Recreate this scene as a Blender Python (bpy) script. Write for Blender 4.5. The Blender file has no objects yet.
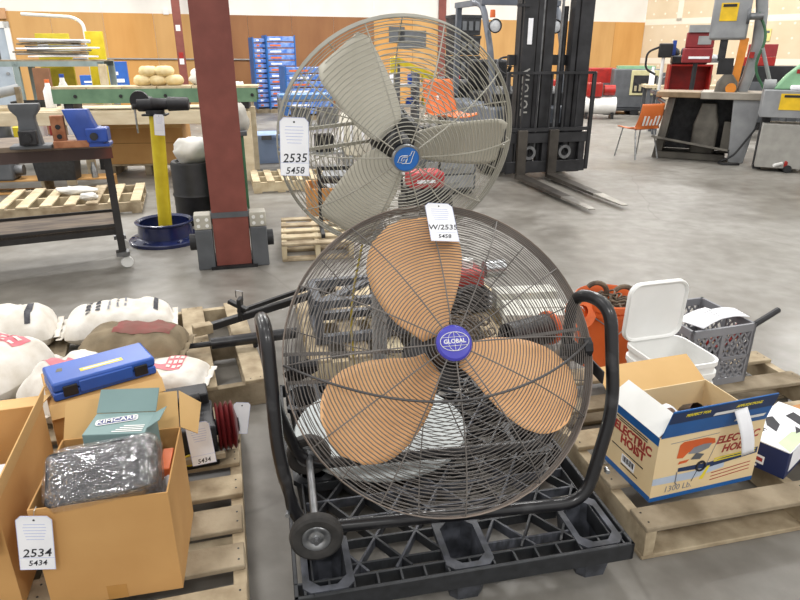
import bpy, bmesh, math, random
from mathutils import Vector, Matrix
random.seed(7)
S = bpy.context.scene
COL = S.collection
PI = math.pi
R = math.radians

# ------------------------------------------------------------------ camera
F_PX, PITCH, CAM_H = 630.0, R(21.49), 1.5
cam_d = bpy.data.cameras.new('camera')
cam = bpy.data.objects.new('camera', cam_d)
COL.objects.link(cam)
cam.location = (0, 0, CAM_H)
cam.rotation_euler = (PI / 2 - PITCH, 0, 0)
cam_d.sensor_width = 36.0
cam_d.lens = 36.0 * F_PX / 800.0
cam_d.clip_start = 0.05
S.camera = cam

# ------------------------------------------------------------------ light
w = bpy.data.worlds.new('world')
S.world = w
w.use_nodes = True
bg = w.node_tree.nodes['Background']
bg.inputs[0].default_value = (1.0, 0.985, 0.96, 1)
bg.inputs[1].default_value = 0.40
S.view_settings.view_transform = 'Standard'
S.view_settings.look = 'None'
S.view_settings.exposure = 1.06
S.view_settings.gamma = 1.0
S.view_settings.use_curve_mapping = False


def high_bay_or_fill(x, y, z, e, size=1.2):
    l = bpy.data.lights.new('high_bay_or_fill', 'AREA')
    l.shape = 'RECTANGLE'
    l.size = size
    l.size_y = 0.5
    l.energy = e
    l.color = (1.0, 0.98, 0.95)
    o = bpy.data.objects.new('high_bay_or_fill', l)
    COL.objects.link(o)
    o.location = (x, y, z)
    o.rotation_euler = (0, 0, R(20))


for ly, e in ((-2.6, 70), (1.6, 14), (5.6, 55), (10, 95), (14.5, 110), (19, 95)):  # first row is added fill behind the camera, lighting faces turned towards it
    for lx in (-7.5, -2.6, 2.2, 7.0, 11.8):
        if ly > 4 or abs(lx) < 4:
            high_bay_or_fill(lx - (ly - 5) * 0.34, ly + lx * 0.36, 5.6, e)


# ------------------------------------------------------------------ helpers
def G(px, py, z=0.0):
    """point on the level z that the photograph shows at a pixel"""
    ax, ay = (px - 400) / F_PX, (300 - py) / F_PX
    d = Vector((ax, math.cos(PITCH) + ay * math.sin(PITCH), -math.sin(PITCH) + ay * math.cos(PITCH)))
    t = (z - CAM_H) / d.z
    return Vector((0, 0, CAM_H)) + d * t


def D(px, py, Y):
    ax, ay = (px - 400) / F_PX, (300 - py) / F_PX
    d = Vector((ax, math.cos(PITCH) + ay * math.sin(PITCH), -math.sin(PITCH) + ay * math.cos(PITCH)))
    return Vector((0, 0, CAM_H)) + d * (Y / d.y)


def lin(c):
    if isinstance(c, str):
        c = c.lstrip('#')
        c = [int(c[i:i + 2], 16) / 255 for i in (0, 2, 4)]
    return [(v / 12.92 if v <= 0.04045 else ((v + 0.055) / 1.055) ** 2.4) for v in c] + [1.0]


MATS = {}


def mat(name, col, rough=0.6, metal=0.0, col2=None, scale=8.0, bump=0.0, bscale=60.0, stretch=(1, 1, 1),
        alpha=None, coat=0.0, emit=0.0, detail=5.0, lo=0.35, hi=0.65, trans=0.0):
    if name in MATS:
        return MATS[name]
    m = bpy.data.materials.new(name)
    m.use_nodes = True
    nt = m.node_tree
    b = nt.nodes['Principled BSDF']
    c1 = lin(col)
    c2 = lin(col2) if col2 else [min(1, v * 0.82) for v in c1[:3]] + [1]
    tc = nt.nodes.new('ShaderNodeTexCoord')
    mp = nt.nodes.new('ShaderNodeMapping')
    mp.inputs['Scale'].default_value = stretch
    nt.links.new(tc.outputs['Object'], mp.inputs[0])
    nz = nt.nodes.new('ShaderNodeTexNoise')
    nz.inputs['Scale'].default_value = scale
    nz.inputs['Detail'].default_value = detail
    nt.links.new(mp.outputs[0], nz.inputs['Vector'])
    rp = nt.nodes.new('ShaderNodeValToRGB')
    rp.color_ramp.elements[0].position = lo
    rp.color_ramp.elements[1].position = hi
    rp.color_ramp.elements[0].color = c2
    rp.color_ramp.elements[1].color = c1
    nt.links.new(nz.outputs['Fac'], rp.inputs[0])
    nt.links.new(rp.outputs[0], b.inputs['Base Color'])
    b.inputs['Roughness'].default_value = rough
    b.inputs['Metallic'].default_value = metal
    b.inputs['Coat Weight'].default_value = coat
    if trans:
        b.inputs['Transmission Weight'].default_value = trans
    if alpha is not None:
        b.inputs['Alpha'].default_value = alpha
    if emit:
        b.inputs['Emission Color'].default_value = c1
        b.inputs['Emission Strength'].default_value = emit
    if bump:
        n2 = nt.nodes.new('ShaderNodeTexNoise')
        n2.inputs['Scale'].default_value = bscale
        n2.inputs['Detail'].default_value = 4
        nt.links.new(mp.outputs[0], n2.inputs['Vector'])
        bp = nt.nodes.new('ShaderNodeBump')
        bp.inputs['Strength'].default_value = bump
        bp.inputs['Distance'].default_value = 0.01
        nt.links.new(n2.outputs['Fac'], bp.inputs['Height'])
        nt.links.new(bp.outputs[0], b.inputs['Normal'])
    MATS[name] = m
    return m


class MB:
    """collects shapes; build() links them as ONE mesh object"""
    def __init__(s):
        s.v = []
        s.f = []

    def add(s, vs, fs, M=None):
        o = len(s.v)
        for p in vs:
            p = Vector(p)
            s.v.append(M @ p if M else p)
        for f in fs:
            s.f.append([i + o for i in f])
        return s

    def box(s, x0, x1, y0, y1, z0, z1, M=None):
        return s.add([(x0, y0, z0), (x1, y0, z0), (x1, y1, z0), (x0, y1, z0), (x0, y0, z1), (x1, y0, z1), (x1, y1, z1), (x0, y1, z1)],
                     [(3, 2, 1, 0), (4, 5, 6, 7), (0, 1, 5, 4), (1, 2, 6, 5), (2, 3, 7, 6), (3, 0, 4, 7)], M)

    def bar(s, p0, p1, a, b, up=(0, 0, 1)):
        """rectangular bar from p0 to p1, a wide, b high (along up)"""
        p0, p1 = Vector(p0), Vector(p1)
        d = (p1 - p0).normalized()
        up = Vector(up)
        sd = d.cross(up)
        if sd.length < 1e-4:
            sd = d.cross(Vector((1, 0, 0)))
        sd.normalize()
        u = sd.cross(d).normalized()
        q = []
        for p in (p0, p1):
            for i, j in ((-1, -1), (1, -1), (1, 1), (-1, 1)):
                q.append(p + sd * (i * a / 2) + u * (j * b / 2))
        return s.add(q, [(3, 2, 1, 0), (4, 5, 6, 7), (0, 1, 5, 4), (1, 2, 6, 5), (2, 3, 7, 6), (3, 0, 4, 7)])

    def tube(s, pts, r, seg=8, closed=False, M=None):
        pts = [Vector(p) for p in pts]
        n = len(pts)
        rs = r if isinstance(r, (list, tuple)) else [r] * n
        o = len(s.v)
        prev = None
        vs = []
        for i, p in enumerate(pts):
            if closed:
                t = (pts[(i + 1) % n] - pts[i - 1])
            else:
                t = pts[min(i + 1, n - 1)] - pts[max(i - 1, 0)]
            t.normalize()
            if prev is None:
                a = Vector((0, 0, 1)) if abs(t.z) < 0.9 else Vector((1, 0, 0))
                nrm = t.cross(a).normalized()
            else:
                nrm = (prev - t * prev.dot(t)).normalized()
            prev = nrm
            bn = t.cross(nrm)
            for k in range(seg):
                an = 2 * PI * k / seg
                vs.append(p + (nrm * math.cos(an) + bn * math.sin(an)) * rs[i])
        fs = []
        m = n if closed else n - 1
        for i in range(m):
            j = (i + 1) % n
            for k in range(seg):
                k2 = (k + 1) % seg
                fs.append((i * seg + k, i * seg + k2, j * seg + k2, j * seg + k))
        if not closed:
            fs.append(tuple(range(seg))[::-1])
            fs.append(tuple((n - 1) * seg + k for k in range(seg)))
        return s.add(vs, fs, M)

    def cyl(s, p0, p1, r, r1=None, seg=20):
        return s.tube([p0, p1], [r, r if r1 is None else r1], seg)

    def lathe(s, prof, seg=28, M=None, ang=2 * PI):
        vs, fs = [], []
        full = abs(ang - 2 * PI) < 1e-6
        n = seg if full else seg + 1
        for r_, z in prof:
            for k in range(n):
                a = ang * k / seg
                vs.append((r_ * math.cos(a), r_ * math.sin(a), z))
        for i in range(len(prof) - 1):
            for k in range(seg):
                k2 = (k + 1) % n
                fs.append((i * n + k, i * n + k2, (i + 1) * n + k2, (i + 1) * n + k))
        return s.add(vs, fs, M)

    def prism(s, poly, t, M=None):
        """polygon in xy, extruded 0..t along z"""
        n = len(poly)
        vs = [(x, y, 0) for x, y in poly] + [(x, y, t) for x, y in poly]
        fs = [tuple(range(n))[::-1], tuple(range(n, 2 * n))]
        fs += [(i, (i + 1) % n, n + (i + 1) % n, n + i) for i in range(n)]
        return s.add(vs, fs, M)

    def panel(s, a, b, c, d, t):
        a, b, c, d = map(Vector, (a, b, c, d))
        n = (b - a).cross(d - a).normalized() * t
        q = [a, b, c, d, a + n, b + n, c + n, d + n]
        return s.add(q, [(3, 2, 1, 0), (4, 5, 6, 7), (0, 1, 5, 4), (1, 2, 6, 5), (2, 3, 7, 6), (3, 0, 4, 7)])

    def loft(s, rings, cap0=True, cap1=True, M=None):
        n = len(rings[0])
        vs = [p for r_ in rings for p in r_]
        fs = []
        for i in range(len(rings) - 1):
            for k in range(n):
                k2 = (k + 1) % n
                fs.append((i * n + k, i * n + k2, (i + 1) * n + k2, (i + 1) * n + k))
        if cap0:
            fs.append(tuple(range(n))[::-1])
        if cap1:
            fs.append(tuple((len(rings) - 1) * n + k for k in range(n)))
        return s.add(vs, fs, M)

    def grid(s, fn, nu, nv, M=None):
        vs = [fn(i / nu, j / nv) for j in range(nv + 1) for i in range(nu + 1)]
        fs = [(j * (nu + 1) + i, j * (nu + 1) + i + 1, (j + 1) * (nu + 1) + i + 1, (j + 1) * (nu + 1) + i)
              for j in range(nv) for i in range(nu)]
        return s.add(vs, fs, M)

    def mesh(s, name, m, sharp=35):
        me = bpy.data.meshes.new(name)
        me.from_pydata([tuple(v) for v in s.v], [], s.f)
        bm = bmesh.new()
        bm.from_mesh(me)
        bmesh.ops.recalc_face_normals(bm, faces=bm.faces)
        bm.to_mesh(me)
        bm.free()
        me.materials.append(m)
        me.polygons.foreach_set('use_smooth', [True] * len(me.polygons))
        me.set_sharp_from_angle(angle=R(sharp))
        return me

    def build(s, name, m, parent=None, bevel=0.0, solid=0.0, label=None, sharp=35, seg=2):
        o = bpy.data.objects.new(name, s.mesh(name, m, sharp))
        COL.objects.link(o)
        o.parent = parent
        if solid:
            k = o.modifiers.new('solid', 'SOLIDIFY')
            k.thickness = solid
            k.offset = 0
        if bevel:
            k = o.modifiers.new('bevel', 'BEVEL')
            k.width = bevel
            k.segments = seg
            k.limit_method = 'ANGLE'
        if label:
            o['label'] = label
        return o


def tag(o, label, cat, group=None, kind=None):
    o['label'] = label
    o['category'] = cat
    if group:
        o['group'] = group
    if kind:
        o['kind'] = kind
    return o


def thing(name, label, cat, loc=(0, 0, 0), rz=0.0, group=None, rot=None):
    o = bpy.data.objects.new(name, None)
    COL.objects.link(o)
    o.empty_display_size = 0.1
    o.location = loc
    o.rotation_euler = rot if rot else (0, 0, rz)
    return tag(o, label, cat, group)


def struct(o, label=None):
    o['kind'] = 'structure'
    if label:
        o['label'] = label
    return o


def inst(me, name, parent, loc=(0, 0, 0), rot=(0, 0, 0), scale=(1, 1, 1)):
    o = bpy.data.objects.new(name, me)
    COL.objects.link(o)
    o.parent = parent
    o.location = loc
    o.rotation_euler = rot
    o.scale = scale
    return o


def copy_tree(o, parent=None, label=None):
    c = o.copy()
    COL.objects.link(c)
    c.parent = parent
    if label:
        c['label'] = label
    for ch in [x for x in o.children]:
        copy_tree(ch, c)
    return c


def frame(o, ex, ey):
    """matrix with origin o, x axis ex, y axis ey"""
    ex = Vector(ex).normalized()
    ez = ex.cross(Vector(ey)).normalized()
    ey = ez.cross(ex)
    return Matrix(((ex.x, ey.x, ez.x, o[0]), (ex.y, ey.y, ez.y, o[1]), (ex.z, ey.z, ez.z, o[2]), (0, 0, 0, 1)))


def text(body, size, m, parent, M, name='lettering', shear=0.0, align='CENTER', bold=0.0, width=1.0, ext=0.0004, sx=1.0):
    cu = bpy.data.curves.new('t', 'FONT')
    cu.body = body
    cu.size = size
    cu.shear = shear
    cu.align_x = align
    cu.align_y = 'CENTER'
    cu.extrude = ext
    cu.offset = bold
    cu.resolution_u = 2
    cu.space_character = width
    to = bpy.data.objects.new('t', cu)
    me = bpy.data.meshes.new_from_object(to)
    bpy.data.objects.remove(to)
    bpy.data.curves.remove(cu)
    me.materials.clear()
    me.materials.append(m)
    me.transform(M @ Matrix.Diagonal((sx, 1, 1, 1)))
    o = bpy.data.objects.new(name, me)
    COL.objects.link(o)
    o.parent = parent
    return o


def rrect(w_, h_, r_, n=5):
    """rounded rectangle outline centred on 0"""
    out = []
    for cx, cy, a0 in ((w_ / 2 - r_, h_ / 2 - r_, 0), (-w_ / 2 + r_, h_ / 2 - r_, PI / 2), (-w_ / 2 + r_, -h_ / 2 + r_, PI), (w_ / 2 - r_, -h_ / 2 + r_, 1.5 * PI)):
        for k in range(n + 1):
            a = a0 + PI / 2 * k / n
            out.append((cx + r_ * math.cos(a), cy + r_ * math.sin(a)))
    return out


def bend(pts, rad, n=6, closed=False):
    """rounds the corners of a polyline"""
    pts = [Vector(p) for p in pts]
    out = []
    N = len(pts)
    for i, p in enumerate(pts):
        if not closed and i in (0, N - 1):
            out.append(p)
            continue
        a, b = pts[i - 1], pts[(i + 1) % N]
        da, db = a - p, b - p
        ra = min(rad, da.length * 0.49, db.length * 0.49)
        q0, q1 = p + da.normalized() * ra, p + db.normalized() * ra
        for k in range(n + 1):
            t = k / n
            out.append(q0 * (1 - t) ** 2 + p * 2 * t * (1 - t) + q1 * t * t)
    return out


# ------------------------------------------------------------------ materials
M_WOOD = mat('pallet_wood', '#BCAC90', 0.85, col2='#8E7D63', scale=9, stretch=(1, 1, 1), bump=0.3, bscale=40)
M_WOOD2 = mat('pallet_wood_weathered', '#A3957E', 0.9, col2='#766852', scale=7, bump=0.35, bscale=40)
M_WOOD3 = mat('pallet_wood_light', '#D2C4A4', 0.85, col2='#B5A282', scale=8, bump=0.2, bscale=40)
M_CARD = mat('cardboard', '#C99C62', 0.85, col2='#BC8E55', scale=3, bump=0.05, bscale=20)
M_CARDI = mat('cardboard_inside', '#D8B27A', 0.9, col2='#CBA46B', scale=3)
M_BLACKP = mat('black_plastic', '#2B2D31', 0.5, col2='#1E2023', scale=30)
M_TUBE = mat('black_tube', '#1D1D20', 0.3, col2='#3A3A3C', scale=14, lo=0.3, hi=0.45, coat=0.2)
M_BLACK = mat('black_paint', '#161618', 0.5, col2='#222226', scale=10)
M_DARK = mat('dark_steel', '#3B3B3D', 0.5, 0.5, col2='#29292B', scale=12)
M_STEEL = mat('steel', '#8E8F91', 0.42, 0.8, col2='#6F7072', scale=12)
M_ZINC = mat('zinc', '#B9BBBD', 0.35, 0.85, col2='#8C8E90', scale=25)
M_WHITE = mat('white_paint', '#EDEDEA', 0.5, col2='#DEDEDA', scale=5)
M_PAPER = mat('paper', '#F4F5F8', 0.7, col2='#EAEBF0', scale=12)
M_INK = mat('ink', '#1B1B22', 0.6, col2='#26262E', scale=20)
M_INKB = mat('tag_blue_print', '#A9B2DB', 0.7, col2='#B6BEE2', scale=40)
M_RED = mat('red_paint', '#A82018', 0.45, col2='#8C1A14', scale=8)
M_ORANGE = mat('orange_plastic', '#E2733A', 0.5, col2='#D4642E', scale=6)
M_BLUE = mat('blue_paint', '#2A4FA8', 0.4, col2='#234392', scale=8)
M_YELLOW = mat('yellow_paint', '#E0CB2F', 0.45, col2='#D2BA20', scale=8)
M_GREEN = mat('green_paint', '#3C6A4A', 0.55, col2='#315A3E', scale=8)
M_MGREEN = mat('machine_green', '#8DBB92', 0.5, col2='#7FAC86', scale=8)
M_GREY = mat('grey_paint', '#9C9E9F', 0.5, col2='#8A8C8D', scale=5)
M_DGREY = mat('dark_grey_paint', '#5E6165', 0.5, col2='#515458', scale=6)
M_RUBBER = mat('rubber', '#3A3836', 0.8, col2='#2B2A29', scale=30)
M_PLYB = mat('sheet_plywood', '#D2A35C', 0.8, col2='#BE8C47', scale=2.5, stretch=(1, 1, 6))


def make_tag(label, loc, rot, w_=0.055, h_=0.105, lines=(), group='white paper lot tags', curl=0.0, wire=None, top_print=True):
    """paper auction tag, hangs in its local xz plane facing -y, hole at the origin"""
    t = thing('paper_tag', label, 'tag', loc, 0, group, rot)
    c = w_ * 0.14
    pl = [(-w_ / 2, -h_), (w_ / 2, -h_), (w_ / 2, -c), (w_ / 2 - c, 0), (-w_ / 2 + c, 0), (-w_ / 2, -c)]
    b = MB()
    if curl:
        b.grid(lambda u, v: ((u - .5) * w_, -curl * math.sin(v * PI) * h_, -v * h_), 4, 10)
        b.build('card', M_PAPER, t, solid=0.0008)
    else:
        b.prism(pl, 0.0008, frame((0, 0.0004, 0.012), (1, 0, 0), (0, 0, 1)))
        b.build('card', M_PAPER, t)
        e = MB()
        e.tube([(x * 0.985, -0.0006, y * 0.99 + 0.0118) for x, y in pl], 0.0006, 4, True)
        e.build('card_border', M_INKB, t)
        h = MB()
        h.cyl((0, -0.0007, 0), (0, 0.001, 0), 0.0028, seg=10)
        h.build('eyelet', M_DARK, t)
    if top_print and not curl:
        q = MB()
        for k in range(6):
            ww = w_ * (0.66 - 0.05 * abs(k - 1.5))
            q.box(-ww / 2, ww / 2, -0.0007, -0.0004, -0.012 - k * h_ * .055 - .0012, -0.012 - k * h_ * .055)
        q.box(-w_ / 2, w_ / 2, -0.0007, -0.0004, -h_ * .70, -h_ * .694)
        q.build('small_print', M_INKB, t)['kind'] = 'stuff'
    for s_, z_, sz in lines:
        text(s_, sz, M_INK, t, frame((0, -0.0006, z_), (1, 0, 0.04), (0.0, 0, 1)), 'handwriting', shear=0.2, bold=-0.0001 if sz < .012 else 0.0002)
    if wire:
        q = MB()
        q.tube([(0, 0, 0)] + [Vector(p) for p in wire], 0.0009, 5)
        q.build('tie_wire', M_ZINC, t)
    return t

# ================================================================== setting
def floor_material():
    m = bpy.data.materials.new('concrete_floor')
    m.use_nodes = True
    nt = m.node_tree
    b = nt.nodes['Principled BSDF']
    tc = nt.nodes.new('ShaderNodeTexCoord')
    n1 = nt.nodes.new('ShaderNodeTexNoise')
    n1.inputs['Scale'].default_value = 0.55
    n1.inputs['Detail'].default_value = 7
    n1.inputs['Roughness'].default_value = 0.62
    n2 = nt.nodes.new('ShaderNodeTexNoise')
    n2.inputs['Scale'].default_value = 7
    n2.inputs['Detail'].default_value = 6
    for n in (n1, n2):
        nt.links.new(tc.outputs['Object'], n.inputs['Vector'])
    mx = nt.nodes.new('ShaderNodeMix')
    mx.data_type = 'FLOAT'
    mx.inputs[0].default_value = 0.35
    nt.links.new(n1.outputs['Fac'], mx.inputs[2])
    nt.links.new(n2.outputs['Fac'], mx.inputs[3])
    rp = nt.nodes.new('ShaderNodeValToRGB')
    e = rp.color_ramp.elements
    e[0].position, e[0].color = 0.36, lin('#635E57')
    e[1].position, e[1].color = 0.62, lin('#8D8A84')
    k = e.new(0.5)
    k.color = lin('#7A766F')
    nt.links.new(mx.outputs[0], rp.inputs[0])
    # thin wandering cracks and stains
    vz = nt.nodes.new('ShaderNodeTexVoronoi')
    vz.feature = 'DISTANCE_TO_EDGE'
    vz.inputs['Scale'].default_value = 0.33
    ds = nt.nodes.new('ShaderNodeMix')
    ds.data_type = 'VECTOR'
    ds.inputs[0].default_value = 0.12
    nt.links.new(tc.outputs['Object'], ds.inputs[4])
    n3 = nt.nodes.new('ShaderNodeTexNoise')
    n3.inputs['Scale'].default_value = 2.0
    nt.links.new(tc.outputs['Object'], n3.inputs['Vector'])
    nt.links.new(n3.outputs['Color'], ds.inputs[5])
    nt.links.new(ds.outputs[1], vz.inputs['Vector'])
    cr = nt.nodes.new('ShaderNodeValToRGB')
    cr.color_ramp.elements[0].position, cr.color_ramp.elements[0].color = 0.0, (0.8, 0.79, 0.78, 1)
    cr.color_ramp.elements[1].position, cr.color_ramp.elements[1].color = 0.004, (1, 1, 1, 1)
    nt.links.new(vz.outputs['Distance'], cr.inputs[0])
    ml = nt.nodes.new('ShaderNodeMix')
    ml.data_type = 'RGBA'
    ml.blend_type = 'MULTIPLY'
    ml.inputs[0].default_value = 1.0
    nt.links.new(rp.outputs[0], ml.inputs[6])
    nt.links.new(cr.outputs[0], ml.inputs[7])
    nt.links.new(ml.outputs[2], b.inputs['Base Color'])
    rr = nt.nodes.new('ShaderNodeValToRGB')
    rr.color_ramp.elements[0].position, rr.color_ramp.elements[0].color = 0.4, (0.3, 0.3, 0.3, 1)
    rr.color_ramp.elements[1].position, rr.color_ramp.elements[1].color = 0.6, (0.55, 0.55, 0.55, 1)
    nt.links.new(n1.outputs['Fac'], rr.inputs[0])
    nt.links.new(rr.outputs[0], b.inputs['Roughness'])
    return m


b = MB()
b.box(-26, 22, -4, 34, -0.2, 0)
struct(b.build('floor', floor_material()), 'grey worn concrete warehouse floor')

K = Vector((8.4, 23.6, 0))
BY = R(20)
wb = MB().box(-34, 0, 0, 0.25, 0, 6.5).build('wall_back', mat('white_wall', '#E9E6DF', 0.8, col2='#E2DED6', scale=1.5))
wb.location = K
wb.rotation_euler = (0, 0, BY)
struct(wb, 'white painted back wall above a plywood wainscot')
M_PLYA = mat('plywood_orange', '#D4A05C', 0.7, col2='#C08A46', scale=1.6, stretch=(1.2, 1, 0.25), lo=0.3, hi=0.7)
M_PLYD = mat('plywood_brown', '#9A6C44', 0.75, col2='#825636', scale=1.4, stretch=(1.2, 1, 0.3), lo=0.3, hi=0.7)
M_PLYC = mat('plywood_tan', '#D0A468', 0.7, col2='#BB8E54', scale=1.6, stretch=(1.2, 1, 0.3), lo=0.3, hi=0.7)
sheet = {}
for nm, mm in (('A', M_PLYA), ('D', M_PLYD), ('C', M_PLYC)):
    sheet[nm] = MB().box(0, 1.212, -0.02, 0, 0.01, 2.44).mesh('plywood_sheet', mm)
pat = 'ACAACCCADDDDCACCACACCA'          # from the corner towards the left
for i, c in enumerate(pat):
    inst(sheet[c], 'plywood_sheet', wb, (-1.22 * (i + 1), 0, 0))
for i in range(12):                     # battens high on the painted wall
    MB().box(-2.44 * i - 0.02, -2.44 * i + 0.02, -0.015, 0, 2.46, 6.5).build('wall_batten', M_WHITE, wb)
MB().tube([(-18.5, -0.05, 1.35), (-13.2, -0.05, 1.3)], 0.02, 6).build('conduit', M_GREY, wb)
MB().tube([(-4.2, -0.05, 6), (-4.2, -0.05, 1.1)], 0.025, 6).build('conduit', M_GREY, wb)
for x in (-15.6, -9.3):
    MB().box(x, x + 0.14, -0.05, 0, 2.42, 2.56).build('junction_box', M_WHITE, wb)
MB().box(-9.0, -8.1, -0.03, -0.02, 1.6, 2.1).build('repair_patch', M_DGREY, wb)
MB().box(-9.3, -8.8, -0.03, -0.02, 1.75, 2.2).build('repair_patch', M_DGREY, wb)

wr = MB().box(0, 16, 0, 0.25, 0, 6.5).build('wall_right', mat('raw_drywall', '#D9C8AC', 0.85, col2='#D1BE9F', scale=1.2))
wr.location = K
wr.rotation_euler = (0, 0, R(-50))
struct(wr, 'unpainted tan drywall with white mud seams and screw spots')
M_MUD = mat('drywall_mud', '#E4DCCD', 0.85, col2='#E9E0CE', scale=3)
for z in (1.22, 2.44, 3.66):
    MB().box(0, 16, -0.004, 0, z - 0.09, z + 0.09).build('mud_seam', M_MUD, wr)
for i in range(7):
    MB().box(1.22 + 2.44 * i - 0.09, 1.22 + 2.44 * i + 0.09, -0.004, 0, 2.44, 6.4).build('mud_seam', M_MUD, wr)
dots = MB()
for i in range(38):
    for j in range(14):
        x, z = 0.3 + i * 0.406, 0.25 + j * 0.406
        dots.cyl((x, -0.004, z), (x, 0.0, z), 0.035, seg=6)
o = dots.build('screw_spot', M_MUD, wr)
o['kind'] = 'stuff'

# door in the back wall, far left
U = Vector((math.cos(BY), math.sin(BY), 0))
V = Vector((-math.sin(BY), math.cos(BY), 0))


def wall_x(px):
    """local x on the back wall where the photograph's column px meets it"""
    d = Vector(((px - 400) / F_PX, math.cos(PITCH), 0))
    # solve K + U*s = d*t
    det = U.x * (-d.y) - U.y * (-d.x)
    s = (-K.x * (-d.y) + K.y * (-d.x)) / det
    return s


dx0, dx1 = wall_x(22), wall_x(62)
dr = MB().box(dx0, dx1, -0.06, -0.022, 0, 2.05).build('door_1', mat('door_paint', '#A9B4BE', 0.5, col2='#9DA8B3', scale=4))
dr.location = K
dr.rotation_euler = (0, 0, BY)
struct(dr, 'pale grey blue steel door in the plywood wall')
fr = MB()
fr.box(dx0 - 0.12, dx0, -0.09, -0.02, 0, 2.2).box(dx1, dx1 + 0.12, -0.09, -0.02, 0, 2.2).box(dx0 - 0.12, dx1 + 0.12, -0.09, -0.02, 2.05, 2.2)
fr.build('door_frame', M_WHITE, dr)
MB().cyl((dx1 - 0.12, -0.12, 1.0), (dx1 - 0.12, -0.06, 1.0), 0.035).build('door_knob', M_ZINC, dr)
MB().box(dx0 + .7, dx0 + 1.1, -0.1, -0.02, 2.26, 2.5).build('wall_plate', mat('tan_plate', '#C79A70', .7), dr)

# steel building columns far back
M_COL = mat('column_primer', '#85493F', 0.6, col2='#763E35', scale=6, bump=0.08, bscale=30)


def hcolumn(name, label, loc, rz, w_, d_, h_, t_=0.025):
    c = thing(name, label, 'column', loc, rz)
    c['kind'] = 'structure'
    MB().box(-w_ / 2, w_ / 2, -d_ / 2, -d_ / 2 + t_, 0, h_).build('front_flange', M_COL, c, bevel=0.003)
    MB().box(-w_ / 2, w_ / 2, d_ / 2 - t_, d_ / 2, 0, h_).build('rear_flange', M_COL, c)
    MB().box(-t_ / 2, t_ / 2, -d_ / 2 + t_, d_ / 2 - t_, 0, h_).build('web', M_COL, c)
    MB().box(-w_ / 2 - 0.04, w_ / 2 + 0.04, -d_ / 2 - 0.04, d_ / 2 + 0.04, 0, 0.02).build('base_plate', M_DARK, c)
    return c


p = G(188, 112)
c2 = hcolumn('steel_column', 'slim maroon column against the far plywood wall', (p.x, p.y, 0), BY, 0.2, 0.2, 5.6)
for z, cc in ((2.0, M_WHITE), (1.35, M_RED), (1.2, M_WHITE)):
    MB().box(-0.06, 0.05, -0.108, -0.1, z, z + 0.14).build('sticker', cc, c2)
p = G(438, 101)
hcolumn('steel_column', 'narrow maroon column seen just above the pedestal fan', (p.x, p.y - 0.6, 0), BY, 0.24, 0.24, 5.6)

# the big column in the middle ground
pc = G(229, 268)
col = hcolumn('steel_column', 'large red brown steel column with grey strap near its foot', (pc.x, pc.y + 0.17, 0), R(15), 0.255, 0.30, 3.6)
MB().box(-0.132, 0.132, -0.156, 0.156, 0.38, 0.42).build('strap', M_DGREY, col)
for s_ in (-1, 1):
    g = MB()
    g.box(s_ * 0.195 - 0.06, s_ * 0.195 + 0.06, -0.17, -0.02, 0.0, 0.30)
    gd = g.build('guard_post', M_DGREY, col, bevel=0.006)
    MB().box(s_ * 0.195 - 0.06, s_ * 0.195 + 0.06, -0.16, -0.03, 0.30, 0.41).build('outlet_box', mat('outlet_grey', '#B9B5A8', .5), gd, bevel=0.008)
    for k in (0, 1):
        for j in (0, 1):
            MB().cyl((s_ * 0.195 - 0.03 + k * .06, -0.166, 0.33 + j * .045), (s_ * 0.195 - 0.03 + k * .06, -0.16, 0.33 + j * .045), 0.013, seg=10).build('outlet_socket', M_WHITE, gd)
    q = MB()
    q.cyl((s_ * 0.24, -0.10, 0.2), (s_ * 0.30, -0.10, 0.2), 0.06, seg=14)
    q.build('round_cap', M_DARK, gd)

# ================================================================== fans
def dome(t, d):
    return d * (1 - t ** 3)


def ring_pts(r, s, n):
    return [(r * math.cos(2 * PI * k / n), r * math.sin(2 * PI * k / n), s) for k in range(n)]


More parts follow.
